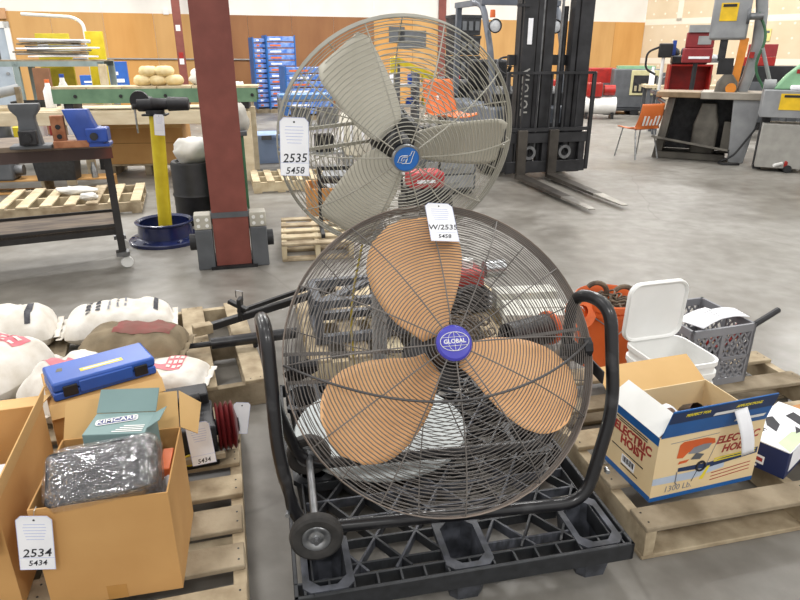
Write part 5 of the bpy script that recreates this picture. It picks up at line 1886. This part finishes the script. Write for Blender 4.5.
pc_ = G(635, 157)
shell_chair('orange shell chair standing alone beside the band saw', (pc_.x, pc_.y, 0), R(-158))
shell_chair('orange shell chair glimpsed through the top of the pedestal fan', (0.56, 7.2, .42), R(35))
db = thing('tool_chest', 'low dark chest under the orange chair behind the pedestal fan', 'chest', (0.25, 6.95, 0), R(14))
MB().box(0, .62, 0, .55, .05, .415).build('body', M_DGREY, db, bevel=.01)
for k in range(2):
    dd = MB().box(.03, .59, -.015, 0, .08 + .16 * k, .22 + .16 * k).build('drawer', M_GREY, db, bevel=.004)
    MB().box(.2, .42, -.03, -.015, .14 + .16 * k, .155 + .16 * k).build('handle', M_ZINC, dd)
MB().box(.03, .59, .03, .52, 0, .05).build('plinth', M_BLACK, db)
py_ = thing('yellow_hoist_arm', 'yellow bent arm stand seen through the pedestal fan top', 'stand', (-0.05, 10.5, 0), R(10))
MB().bar((0, 0, 0), (0, 0, 1.40), .09, .09).build('post', M_DGREY, py_)
MB().bar((-.05, 0, 1.4), (.6, 0, 1.12), .09, .09).build('arm', M_YELLOW, py_)
MB().bar((-.05, 0, 1.42), (-.05, 0, 1.18), .1, .1).build('knee', M_YELLOW, py_)
MB().box(-.3, .3, -.25, .25, 0, .05).build('base', M_DGREY, py_)
sc = thing('parts_shelf', 'low grey shelf of small parts behind the pedestal fan', 'shelf', (-0.75, 11.2, 0), R(15))
for z in (.25, .6, .95):
    MB().box(0, 2.2, 0, .4, z, z + .03).build('shelf_board', M_GREY, sc)
for x in (0, 1.08, 2.15):
    MB().box(x, x + .05, 0, .4, 0, 1.2).build('side', M_DGREY, sc)
random.seed(5)
for k in range(14):
    w_, h_ = random.uniform(.07, .14), random.uniform(.1, .25)
    o = MB().loft([[(x, y, z) for x, y in rrect(w_ * s_, w_ * s_, w_ * .2, 2)] for s_, z in ((.9, 0), (1, .02), (1, h_ * .8), (.7, h_))]).build('parts_jar', (M_BLACK, M_HLB, M_PAPER, M_BLUE, M_YELLOW, M_DGREY, M_RED)[k % 7])
    o.matrix_world = Matrix.Translation((-0.75, 11.2, 0)) @ Matrix.Rotation(R(15), 4, 'Z') @ Matrix.Translation((.12 + .29 * (k % 7), .15, .981 if k < 7 else .631))
    tag(o, ('black', 'pale blue', 'white', 'blue', 'yellow', 'grey', 'red')[k % 7] + ' parts jar on the ' + ('top' if k < 7 else 'middle') + ' board of the grey shelf', 'jar', 'parts jars on the grey shelf')

# ================================================================== forklift
fo = Vector((1.80, 7.97, 0))
fz = R(14.5)
fk = thing('forklift', 'black mast forklift with lowered forks behind the pedestal fan', 'forklift', fo, fz)
M_FK = mat('forklift_black', '#353538', .45, .2, col2='#232325', scale=6)
M_FG = mat('forklift_grey', '#6E747E', .45, col2='#626872', scale=6)
M_FORK = mat('fork_steel', '#57524C', .45, .5, col2='#3D3935', scale=5)
M_FTIP = mat('fork_worn', '#B5B2AC', .35, .7, col2='#8E8A84', scale=6)
Mfk = Matrix.Translation(fo) @ Matrix.Rotation(fz, 4, 'Z')
inv = Mfk.inverted()
for tipx, heelx in (((590, 209), (520, 178)), ((622, 205), (552, 177))):
    tp_ = inv @ G(tipx[0], tipx[1], .05)
    x = (inv @ G(heelx[0], heelx[1], .05)).x
    L = -tp_.y
    q = MB()
    q.box(x - .06, x + .06, -.10, -.05, .05, .62)
    f_ = q.build('fork', M_FORK, fk, bevel=.005)
    q = MB()
    q.add([(x - .06, -.05, .04), (x + .06, -.05, .04), (x + .06, -.05, .09), (x - .06, -.05, .09), (x - .06, -L * .7, .04), (x + .06, -L * .7, .04), (x + .06, -L * .7, .065), (x - .06, -L * .7, .065)],
          [(0, 1, 2, 3), (7, 6, 5, 4), (0, 4, 5, 1), (1, 5, 6, 2), (2, 6, 7, 3), (3, 7, 4, 0)])
    q.build('fork_blade', M_FORK, f_)
    q = MB()
    q.add([(x - .06, -L * .7, .04), (x + .06, -L * .7, .04), (x + .06, -L * .7, .065), (x - .06, -L * .7, .065), (x - .035, -L, .04), (x + .035, -L, .04), (x + .035, -L, .05), (x - .035, -L, .05)],
          [(0, 1, 2, 3), (7, 6, 5, 4), (0, 4, 5, 1), (1, 5, 6, 2), (2, 6, 7, 3), (3, 7, 4, 0)])
    q.build('fork_tip', M_FTIP, f_)
for z0, z1 in ((.10, .24), (.46, .58)):
    MB().box(-.54, .54, -.05, .0, z0, z1).build('carriage_bar', M_FK, fk, bevel=.005)
for x in (-.5, -.02, .48):
    MB().box(x - .04, x + .04, -.04, .02, .24, .46).build('carriage_plate', M_FK, fk)
for x in (-.22, .26):
    MB().lathe([(.05, -.03), (.085, -.03), (.085, .03), (.05, .03), (.05, -.03)], 18, frame((x, .0, .34), (1, 0, 0), (0, 0, 1))).build('roller', M_STEEL, fk)
    MB().cyl((x - .12, -.02, .26), (x - .12, -.02, .44), .018).build('hose_fitting', M_ZINC, fk)
for x in (-.56, .56):
    MB().box(x - .025, x + .025, -.06, -.02, .12, 1.28).build('backrest_post', M_FK, fk, bevel=.01)
MB().box(-.56, .56, -.06, -.02, 1.255, 1.285).build('backrest_top', M_FK, fk)
MB().box(-.56, .56, -.06, -.02, .60, .64).build('backrest_bar', M_FK, fk)
for k in range(5):
    x = -.36 + .18 * k
    MB().box(x - .012, x + .012, -.05, -.03, .62, 1.26).build('backrest_bar', M_FK, fk)
MH = 2.6
for s_ in (-1, 1):
    MB().box(s_ * .36 + .06 - .085, s_ * .36 + .06 + .085, .02, .07, .08, MH).build('mast_channel', M_FK, fk)
    MB().box(s_ * .445 + .06 - .012, s_ * .445 + .06 + .012, .07, .20, .08, MH).build('mast_web', M_FK, fk)
    MB().box(s_ * .23 + .06 - .03, s_ * .23 + .06 + .03, .03, .16, .10, MH).build('inner_channel', M_FK, fk)
    MB().cyl((s_ * .20, .14, .12), (s_ * .20, .14, 2.0), .032, seg=14).build('lift_cylinder', M_DARK, fk)
    MB().box(s_ * .12 - .01, s_ * .12 + .01, .05, .08, .3, 2.4).build('lift_chain', M_STEEL, fk)
for z in (.55, 1.35, 2.18):
    MB().box(-.48, .48, .16, .22, z, z + .12).build('mast_crossmember', M_FK, fk)
MB().box(-.10, .02, .03, .10, .10, 2.1).build('hose_guide', M_FK, fk)
text('TOYOTA', .13, mat('worn_white', '#A5A49F', .6), fk, frame((-.31, .0185, 1.05), (0, 0, 1), (-1, 0, 0)), bold=.003)
MB().box(-.33, -.27, .014, .02, 1.58, 1.86).build('data_plate', M_PAPER, fk, bevel=.004)
MB().box(-.48, -.32, .0, .03, 1.98, 2.01).build('mast_stop', M_FK, fk)
# body behind the mast
MB().box(-.52, .52, .45, 2.3, .28, .85).build('chassis', M_FG, fk, bevel=.04)
MB().loft([[(x, .55 + y * .3, z) for x, y in ((-.5, 0), (.5, 0), (.5, 1), (-.5, 1))] for z in (.85, 1.0)] + [[(x, .75 + y * .2, 1.08) for x, y in ((-.45, 0), (.45, 0), (.45, 1), (-.45, 1))]]).build('dash_cowl', M_FK, fk)
MB().box(-.55, .55, 2.3, 2.75, .3, 1.1).build('counterweight', M_FK, fk, bevel=.08)
MB().box(-.3, .3, 1.5, 2.0, .85, .98).build('seat', M_BLACK, fk, bevel=.04)
MB().box(-.3, .3, 1.95, 2.07, .98, 1.4).build('seat_back', M_BLACK, fk, bevel=.04)
Mst = Matrix.Translation((-.08, 1.02, 1.32)) @ Matrix.Rotation(R(40), 4, 'X')
sw = MB().tube(ring_pts(.18, 0, 24), .014, 7, True, Mst).build('steering_wheel', M_BLACK, fk)
MB().cyl(Mst @ Vector((0, 0, 0)), Mst @ Vector((0, -.0, -.35)), .025).build('steering_column', M_BLACK, sw)
MB().bar(Mst @ Vector((-.17, 0, 0)), Mst @ Vector((.17, 0, 0)), .02, .01).build('spoke', M_BLACK, sw)
for s_ in (-1, 1):
    MB().lathe([(.14, -.1), (.27, -.1), (.31, -.06), (.31, .06), (.27, .1), (.14, .1)], 26, frame((s_ * .50, .62, .31), (0, 1, 0), (0, 0, 1))).build('front_tyre', M_RUBBER, fk)
    MB().lathe([(0, -.07), (.15, -.07), (.15, .07), (0, .07)], 18, frame((s_ * .50, .62, .31), (0, 1, 0), (0, 0, 1))).build('wheel_hub', M_DGREY, fk)
    MB().lathe([(0, -.08), (.2, -.08), (.23, -.04), (.23, .04), (.2, .08), (0, .08)], 22, frame((s_ * .45, 2.25, .23), (0, 1, 0), (0, 0, 1))).build('rear_tyre', M_RUBBER, fk)
    MB().tube(bend([(s_ * .47, .60, .9), (s_ * .50, .72, 1.55), (s_ * .52, .98, 2.06), (s_ * .52, 1.3, 2.10)], .15, 5), .04, 10).build('front_pillar', M_FG, fk)
    MB().bar((s_ * .50, 2.0, .9), (s_ * .50, 1.95, 2.08), .07, .07).build('rear_pillar', M_FG, fk)
    MB().bar((s_ * .52, .95, 2.09), (s_ * .50, 2.05, 2.11), .06, .07).build('roof_side', M_FG, fk)
    hl = MB().lathe([(0, .08), (.05, .07), (.075, .02), (.085, -.03), (.078, -.035), (.07, -.02), (0, .0)], 20, frame((s_ * .46 - (.02 if s_ < 0 else .12), .66, 1.80), (1, 0, 0), (0, 0, -1))).build('headlight', M_BLACK, fk)
    MB().lathe([(0, -.034), (.04, -.032), (.072, -.02)], 20, frame((s_ * .46 - (.02 if s_ < 0 else .12), .66, 1.80), (1, 0, 0), (0, 0, -1))).build('lens', mat('lamp_glass', '#E9ECEF', .12, col2='#C9CDD2', scale=20), hl)
MB().bar((-.52, 1.0, 2.10), (.52, 1.0, 2.10), .06, .08).build('roof_front', M_FG, fk)
for k in range(7):
    MB().bar((-.5, 1.12 + .13 * k, 2.13), (.5, 1.12 + .13 * k, 2.13), .03, .03).build('roof_bar', M_FG, fk)
MB().lathe([(0, .09), (.03, .085), (.035, .0), (0, .0)], 14, Matrix.Translation((-.48, .74, 1.90))).build('turn_lamp', M_ORANGE, fk)

# black cabinet behind the forklift
ca = thing('crate_stack', 'stack of black plastic crates behind the forklift roof', 'crate stack', (1.0, 12.9, 0), R(16))
for k in range(6):
    MB().loft([[(x + .3, y + .25, z + k * .36) for x, y in rrect(.58 * s_, .48 * s_, .03, 2)] for s_, z in ((.94, 0), (.98, .30), (1.02, .30), (1.02, .35))]).build('crate', M_BLACKP, ca)
    for j in range(4):
        MB().box(.06 + .13 * j, .14 + .13 * j, -.002, .02, .08 + k * .36, .24 + k * .36).build('slot', M_DGREY, ca)

# ================================================================== band saw on the right
sw0 = D(662, 95, 9.5)
sz_ = R(-26)
bsw = thing('band_saw', 'tall grey band saw with yellow warning label and steel table', 'band saw', (3.88, 9.85, 0), sz_)
M_SAW = mat('saw_grey', '#9A9C9E', .45, .1, col2='#85878A', scale=4)
M_SAWD = mat('saw_dark', '#6B675F', .55, .2, col2='#514D47', scale=5)
M_TABLE = mat('saw_table', '#A69F94', .4, .4, col2='#857E73', scale=4)
MB().box(-.05, .55, -.12, .5, .88, .96).build('table_wing', mat('table_wing', '#9A8468', .6, .1, col2='#7C684E', scale=5), bsw, bevel=.01)
MB().box(.55, 1.42, -.16, .5, .87, .97).build('table', M_TABLE, bsw, bevel=.01)
MB().add([(0.0, -.05, 0), (.12, -.05, 0), (.22, -.05, .88), (.12, -.05, .88), (0.0, .45, 0), (.12, .45, 0), (.22, .45, .88), (.12, .45, .88)],
         [(0, 1, 2, 3), (7, 6, 5, 4), (0, 4, 5, 1), (1, 5, 6, 2), (2, 6, 7, 3), (3, 7, 4, 0)]).build('left_leg', M_SAWD, bsw)
MB().add([(1.05, -.12, 0), (1.25, -.12, 0), (1.36, -.12, .88), (.98, -.12, .88), (1.05, .45, 0), (1.25, .45, 0), (1.36, .45, .88), (.98, .45, .88)],
         [(0, 1, 2, 3), (7, 6, 5, 4), (0, 4, 5, 1), (1, 5, 6, 2), (2, 6, 7, 3), (3, 7, 4, 0)]).build('right_leg', M_SAW, bsw, bevel=.01)
MB().box(.1, 1.1, .42, .46, .1, .88).build('back_panel', M_DARK, bsw)
MB().panel((-.02, -.35, .33), (1.02, -.32, .18), (1.05, .1, .12), (.12, .1, .24), .03).build('drip_tray', M_SAWD, bsw)
MB().box(.05, 1.0, -.08, .4, .0, .10).build('plinth', M_SAWD, bsw, bevel=.01)
MB().loft([[(.68 + x * s_, .15 + y, z) for x, y in rrect(.34, .3, .04, 3)] for s_, z in ((1, .1), (1, .5), (.75, .66), (.6, .80))]).build('motor_cover', M_SAWD, bsw)
MB().box(.92, 1.04, .1, .35, .1, .55).build('blade_housing', M_SAWD, bsw)
MB().tube([(.08, -.05, .8), (-.02, -.05, .86)], .03, 8).build('crank', M_STEEL, bsw)
# upper part
up0 = .62
MB().box(.52, 1.0, .05, .45, 1.66, 2.6).build('wheel_housing', M_SAW, bsw, bevel=.03)
MB().box(.62, .84, .042, .05, 1.90, 2.13).build('warning_label', mat('label_yellow', '#F0C51E', .5), bsw)
MB().box(.645, .815, .036, .042, 2.08, 2.115).build('label_bar', M_BLACK, bsw)
MB().add([(.90, .08, .97), (1.0, .08, .97), (1.04, .08, 1.68), (.93, .08, 1.68), (.90, .2, .97), (1.0, .2, .97), (1.04, .2, 1.68), (.93, .2, 1.68)],
         [(0, 1, 2, 3), (7, 6, 5, 4), (0, 4, 5, 1), (1, 5, 6, 2), (2, 6, 7, 3), (3, 7, 4, 0)]).build('orange_guard', mat('guard_orange', '#E08A2C', .5), bsw)
MB().loft([[(1.12 + x + o_, .28 + y, z) for x, y in rrect(.15, .26, .04, 3)] for o_, z in ((-.05, .95), (.0, 1.2), (.04, 1.6), (.02, 2.0), (-.05, 2.4))]).build('column', M_SAW, bsw)
MB().cyl((.98, -.02, 1.95), (1.16, -.02, 1.95), .045).build('tension_wheel', M_STEEL, bsw)
MB().lathe([(.03, -.02), (.09, -.02), (.10, 0), (.09, .02), (.03, .02)], 18, frame((.98, -.02, 1.95), (0, 1, 0), (0, 0, 1))).build('handwheel', M_DGREY, bsw)
MB().box(.68, .78, .1, .3, 1.38, 1.66).build('blade_guide', M_DARK, bsw)
MB().box(.70, .90, .06, .1, 1.2, 1.42).build('blade_guard', M_BLACK, bsw)
MB().loft([[(.86 + x * s_, .1 + y, z) for x, y in rrect(.3, .2, .05, 3)] for s_, z in ((1, .97), (.9, 1.1), (.4, 1.2))]).build('fence_block', M_SAWD, bsw)
MB().lathe([(0, -.03), (.07, -.03), (.07, .03), (0, .03)], 16, frame((.92, -.06, 1.02), (1, 0, 0), (0, 0, 1))).build('orange_knob', MATS['guard_orange'], bsw)
MB().box(1.08, 1.14, .1, .13, 1.42, 1.50).build('stop_button', M_RED, bsw)
MB().tube(bend([(1.10, .05, 2.0), (1.26, .0, 1.7), (1.15, .0, 1.3), (1.35, .05, 1.0)], .2, 6), .018, 8).build('hose', M_GREEN, bsw)
MB().tube([(1.22, .0, 1.55), (1.44, .1, 1.0)], .025, 8).build('conduit', M_GREY, bsw)
MB().tube(bend([(1.36, -.1, .55), (1.1, -.25, .1), (.9, -.3, .02), (1.0, -.45, .02), (1.2, -.35, .02)], .1, 5), .014, 6).build('power_cord', M_BLACK, bsw)

# grey saw beside it
gs = thing('cutoff_saw', 'grey cutoff saw housing with yellow label at right edge', 'saw', (4.74, 8.62, 0), R(-26))
MB().box(0, 1.3, 0, .55, .70, 1.04).build('housing', M_SAW, gs, bevel=.01)
MB().box(.20, .46, -.008, 0, .80, 1.0).build('warning_label', MATS['label_yellow'], gs)
MB().box(.24, .42, -.014, -.008, .955, .985).build('label_bar', M_BLACK, gs)
MB().box(.06, .60, .02, .48, .05, .62).build('control_box', mat('control_grey', '#A3A19B', .5), gs, bevel=.01)
MB().box(.66, 1.2, .1, .5, .05, .6).build('base_box', M_SAW, gs, bevel=.01)
for x in (.05, 1.15):
    MB().box(x, x + .1, .2, .5, 0, .70).build('leg', M_DARK, gs)
MB().box(.62, .75, -.02, .1, .46, .56).build('yellow_plate', M_YELLOW, gs)
sg = thing('saw_head', 'pale green saw head casting on the grey housing', 'saw head', (4.93, 8.75, 1.041), R(-26))
q = MB()
q.prism([(0, 0), (.8, 0), (.8, .22), (.55, .34), (.30, .36), (.12, .18)], .28, frame((0, .28, 0), (1, 0, 0), (0, 0, 1)))
q.build('casting', M_MGREEN, sg, bevel=.02)
MB().box(.22, .36, -.008, .0, .2, .25).build('red_badge', M_RED, sg)
MB().box(.42, .58, -.008, .0, .18, .28).build('vent', M_GREEN, sg)
MB().cyl((-.12, .1, .05), (.02, .1, .05), .07).build('motor_end', M_GREY, sg)
MB().box(.18, .4, -.12, -.02, .0, .06).build('clamp', M_PAPER, sg, bevel=.02)
rj = thing('floor_jack', 'red floor jack on the ground at the right edge', 'jack', (5.12, 8.55, 0), R(-10))
MB().box(0, .5, -.1, .1, .06, .16).build('frame', M_RED, rj, bevel=.02)
MB().lathe([(0, .16), (.06, .16), (.07, .2), (0, .21)], 14, Matrix.Translation((.12, 0, 0))).build('saddle', M_RED, rj)
for x in (.05, .42):
    MB().cyl((x, -.12, .05), (x, .12, .05), .05, seg=14).build('wheel', M_DARK, rj)
MB().tube([(-.02, -.08, .12), (-.14, -.14, .1)], .02, 8).build('handle_socket', M_WHITE, rj)

# ================================================================== clutter along the far right wall
rw = thing('parts_table', 'long pale table of parts before the drywall', 'table', (5.7, 15.4, 0), R(-12))
MB().box(0, 6.0, 0, .8, .72, .78).build('top', M_WOOD3, rw)
for x in (.05, 2.0, 4.0, 5.85):
    for y in (.05, .68):
        MB().box(x, x + .08, y, y + .08, 0, .72).build('leg', M_DGREY, rw)
Mrw = Matrix.Translation((5.7, 15.4, .781)) @ Matrix.Rotation(R(-12), 4, 'Z')
random.seed(21)
cols = [M_PAPER, M_RED, M_BLACK, M_DGREY, M_ORANGE, M_YELLOW, M_BLUE, M_ZINC, M_MGREEN, M_HLB]
cn = ['white', 'red', 'black', 'dark grey', 'orange', 'yellow', 'blue', 'steel', 'pale green', 'pale blue']
seen_ = set()
for k in range(22):
    ci = (k * 3 + k // 10 + k // 3) % 10
    while (ci, k % 3) in seen_:
        ci = (ci + 1) % 10
    seen_.add((ci, k % 3))
    x = .15 + .26 * k
    kind = k % 3
    w_, h_ = random.uniform(.1, .2), random.uniform(.18, .5)
    q = MB()
    if kind == 0:
        q.loft([[(a_, b_, z) for a_, b_ in rrect(w_ * s_, w_ * s_, w_ * .3, 3)] for s_, z in ((1, 0), (1, h_ * .6), (.5, h_ * .8), (.45, h_))])
        nm, lb = 'jug', 'plastic jug'
    elif kind == 1:
        q.loft([[(a_ + o_, b_, z) for a_, b_ in rrect(w_ * 1.5 * s_, w_ * s_, w_ * .1, 2)] for s_, o_, z in ((1, 0, 0), (1, 0, h_ * .5), (.6, .03, h_ * .55), (.5, .03, h_ * .8))])
        nm, lb = 'power_tool', 'power tool'
    else:
        q.lathe([(0, 0), (w_ * .6, 0), (w_ * .65, h_ * .7), (w_ * .55, h_ * .72), (w_ * .3, h_)], 14)
        nm, lb = 'canister', 'round canister'
    o = q.build(nm, cols[ci])
    o.matrix_world = Mrw @ Matrix.Translation((x, .3 + .2 * (k % 2), 0)) @ Matrix.Rotation(k, 4, 'Z')
    tag(o, f'{cn[ci]} {lb} standing on the long parts table', lb.split()[-1], 'things on the parts table')

pg = G(605, 114)
bpb = thing('plastic_pallet', 'black plastic pallet under the grey heater unit', 'pallet', (pg.x - .1, pg.y - .2, 0), R(-10))
MB().box(0, 1.5, 0, 1.0, .10, .15).build('deck', M_BLACKP, bpb, bevel=.005)
for x in (0, .65, 1.3):
    for y in (0, .8):
        MB().box(x, x + .2, y, y + .2, 0, .10).build('foot', M_BLACKP, bpb)
hu = thing('heater_unit', 'dark grey heater unit with cream framed front on black pallet', 'heater', (pg.x + .12, pg.y, .151), R(-10))
MB().box(0, 1.15, 0, .6, 0.0, .95).build('cabinet', M_DGREY, hu, bevel=.03)
MB().box(.42, 1.12, -.03, 0, .32, .92).build('front_frame', mat('cream_frame', '#CFC99A', .5), hu, bevel=.01)
MB().box(.48, 1.06, -.036, -.03, .38, .8).build('front_recess', M_DARK, hu)
for k in range(5):
    MB().box(.52 + .11 * k, .58 + .11 * k, -.05, -.036, .42, .55 + .03 * (k % 3)).build('burner', mat('burner_tan', '#A9A082', .6), hu, bevel=.006)
MB().box(.1, 1.0, .1, .5, .95, 1.02).build('top_cover', M_MGREEN, hu)
p13 = D(640, 92, 12.6)
wb2 = thing('steel_bench', 'steel bench carrying the red open cabinet', 'workbench', (p13.x + .28, 12.6, 0), R(-14))
MB().box(0, 2.4, 0, .7, .74, .80).build('top', M_STEEL, wb2)
for x in (.05, 2.25):
    for y in (.05, .58):
        MB().box(x, x + .09, y, y + .08, 0, .74).build('leg', M_DGREY, wb2)
Mw2 = Matrix.Translation((p13.x + .28, 12.6, .801)) @ Matrix.Rotation(R(-14), 4, 'Z')
rc = thing('red_cabinet', 'red open fronted metal cabinet on the steel bench', 'cabinet', Mw2 @ Vector((.22, .1, 0)), R(-14))
for a_ in ((0, .03, 0, .4, 0, .48), (.72, .75, 0, .4, 0, .48), (.03, .72, 0, .4, 0, .03), (.03, .72, 0, .4, .45, .48), (.03, .72, .37, .4, .03, .45)):
    MB().box(*a_).build('cabinet_panel', M_RED, rc)
me_ = thing('engine_block', 'black engine block sitting on the red cabinet', 'engine', Mw2 @ Vector((.25, .12, .481)), R(-14))
MB().box(0, .62, 0, .3, 0, .16).build('block', M_BLACK, me_, bevel=.03)
for k in range(4):
    MB().lathe([(0, .0), (.07, 0), (.08, .08), (.05, .14), (0, .15)], 14, Matrix.Translation((.08 + .15 * k, .15, .15)) @ Matrix.Rotation(.3 * (k - 1.5), 4, 'Y')).build('cylinder', M_DGREY if k % 2 else M_BLACK, me_)
MB().cyl((.62, .15, .1), (.82, .15, .1), .07).build('exhaust', M_ZINC, me_)
MB().box(-.02, .04, .05, .15, .16, .42).build('blue_part', M_BLUE, me_)
hv = thing('drill_stand', 'black and white drill stand left of the red cabinet', 'drill stand', Mw2 @ Vector((.08, .1, 0)), R(-14))
MB().cyl((0, 0, 0), (0, 0, .85), .03).build('post', M_WHITE, hv)
MB().box(-.1, .14, -.06, .06, .6, .85).build('head', M_BLACK, hv, bevel=.02)
MB().tube(bend([(-.05, 0, .8), (-.3, 0, .7), (-.3, 0, .4), (-.1, 0, .3)], .1), .02, 7).build('hose', M_BLACK, hv)
MB().box(-.12, .12, -.1, .1, 0, .02).build('base', M_DGREY, hv)
p12 = D(696, 60, 12.2)
rt_ = thing('red_tool_case', 'open red hard case of tools on a dark post', 'case', (p12.x, 12.2, 0), R(-12))
MB().cyl((0, 0, .02), (0, 0, p12.z), .04).build('post', M_BLACK, rt_)
MB().box(-.25, .25, -.25, .25, 0, .03).build('base', M_BLACK, rt_)
MB().box(-.25, .25, -.08, .02, p12.z - .05, p12.z + .2).build('tray', mat('case_red', '#8E2A2E', .5), rt_, bevel=.02)
MB().box(-.22, .26, -.02, .03, p12.z + .2, p12.z + .46).build('lid', MATS['case_red'], rt_, bevel=.02)
MB().box(-.15, .2, -.09, -.08, p12.z + .02, p12.z + .06).build('print', M_PAPER, rt_)
MB().box(-.02, .2, -.03, -.02, p12.z + .26, p12.z + .4).build('tool_insert', M_GREY, rt_)
MB().box(-.2, .24, -.06, 0, p12.z + .46, p12.z + .58).build('manual', M_GREY, rt_)
for lb, px, py, Y, kind in (('red air compressor with white tank beyond the forklift', 592, 114, 15.2, 0), ('second red compressor behind the forklift mast', 556, 108, 16.6, 1)):
    p_ = G(px, py + 4)
    t = thing('air_compressor', lb, 'compressor', (p_.x - .3, p_.y, 0), R(-8))
    MB().cyl((0, 0, .3), (.8, 0, .3), .2, seg=18).build('tank', M_WHITE if kind == 0 else M_RED, t)
    MB().box(.1, .45, -.15, .15, .5, .82).build('pump', M_RED, t, bevel=.03)
    MB().cyl((.5, 0, .65), (.75, 0, .65), .12).build('motor', M_BLACK if kind else M_RED, t)
    for x in (.1, .7):
        MB().box(x, x + .06, -.18, .18, 0, .14).build('foot', M_DARK, t)
    MB().tube(bend([(0, -.1, .35), (-.15, -.1, .8), (-.15, .1, .8), (0, .1, .35)], .05), .015, 6).build('handle', M_BLACK, t)
rb = D(772, 58, 13.5)
o_ = thing('red_toolbox', 'red toolbox with open lid on a dark cabinet at far right', 'toolbox', (rb.x - .5, 13.5, 0), R(-12))
MB().box(-.2, 1.2, 0, .6, 0, rb.z - .15).build('stand_cabinet', M_BLACK, o_, bevel=.01)
MB().box(-.05, .55, .05, .4, rb.z - .149, rb.z + .02).build('body', M_RED, o_, bevel=.01)
MB().box(.1, .65, .38, .42, rb.z + .02, rb.z + .26).build('lid', MATS['case_red'], o_, bevel=.01)
for k in range(3):
    MB().box(-.12, 1.1, -.02, 0, .15 + .28 * k, .38 + .28 * k).build('drawer', M_DGREY, o_, bevel=.006)
wt2 = thing('white_bench', 'white topped bench right of the band saw head', 'workbench', (rb.x + .2, 12.6, 0), R(-12))
MB().box(0, 2.2, 0, .6, 1.02, 1.12).build('top', M_WHITE, wt2)
for x in (.03, 2.1):
    MB().box(x, x + .08, .05, .55, 0, 1.02).build('leg', M_DGREY, wt2)
yl = D(655, 37, 16)
yn = D(761, 35, 13)
ws = MB().box(0, .0, 0, 0, 0, 0) if False else MB()
ws.box(-.2, .2, -.02, 0, -.17, .17)
o = ws.build('wall_notice', mat('notice_yellow', '#E6D78A', .7))
# on the drywall, right of the saw head
dwall = Vector((math.cos(R(-50)), math.sin(R(-50)), 0))
nrm_ = Vector((math.sin(R(-50)), -math.cos(R(-50)), 0))
ray = D(764, 35, 1.0) - Vector((0, 0, CAM_H))
den = ray.x * (-dwall.y) + ray.y * dwall.x
tt = (K.x * (-dwall.y) + K.y * dwall.x) / den
hit = Vector((0, 0, CAM_H)) + ray * tt
o.location = hit + nrm_ * .012
o.rotation_euler = (0, 0, R(-50))
tag(o, 'pale yellow notice fixed to the drywall by the saw', 'notice')
MB().box(-.16, .16, -.024, -.02, .05, .12).build('notice_text', M_DGREY, o)
for k, (px, py, Y, m_, w_, h_, nm, lb, cat) in enumerate((
        (560, 100, 13.5, M_RED, .5, .4, 'red_machine', 'red machine glimpsed through the forklift mast', 'machine'),
        (545, 96, 14.2, M_PAPER, .4, .5, 'white_machine', 'white machine glimpsed through the forklift mast', 'machine'),
        (607, 95, 17.2, M_BLACK, .5, .7, 'black_speaker', 'black boxy speaker standing beyond the forklift', 'speaker'),
        (628, 92, 16.2, M_RED, .9, .8, 'red_chest', 'red chest behind the grey heater unit', 'chest'))):
    pz = D(px, py, Y)
    t = thing(nm, lb, cat, (pz.x, Y + (1.9 if nm == 'red_chest' else 1.2), 0), R(-8))
    MB().box(-w_ / 2, w_ / 2, 0, .45, .06, h_ + .3).build('body', m_, t, bevel=.03)
    MB().box(-w_ * .35, w_ * .35, -.01, 0, h_ * .4, h_ * .9).build('front_panel', M_DGREY, t)
    MB().box(-w_ * .45, w_ * .45, .05, .4, 0, .06).build('base', M_DARK, t)
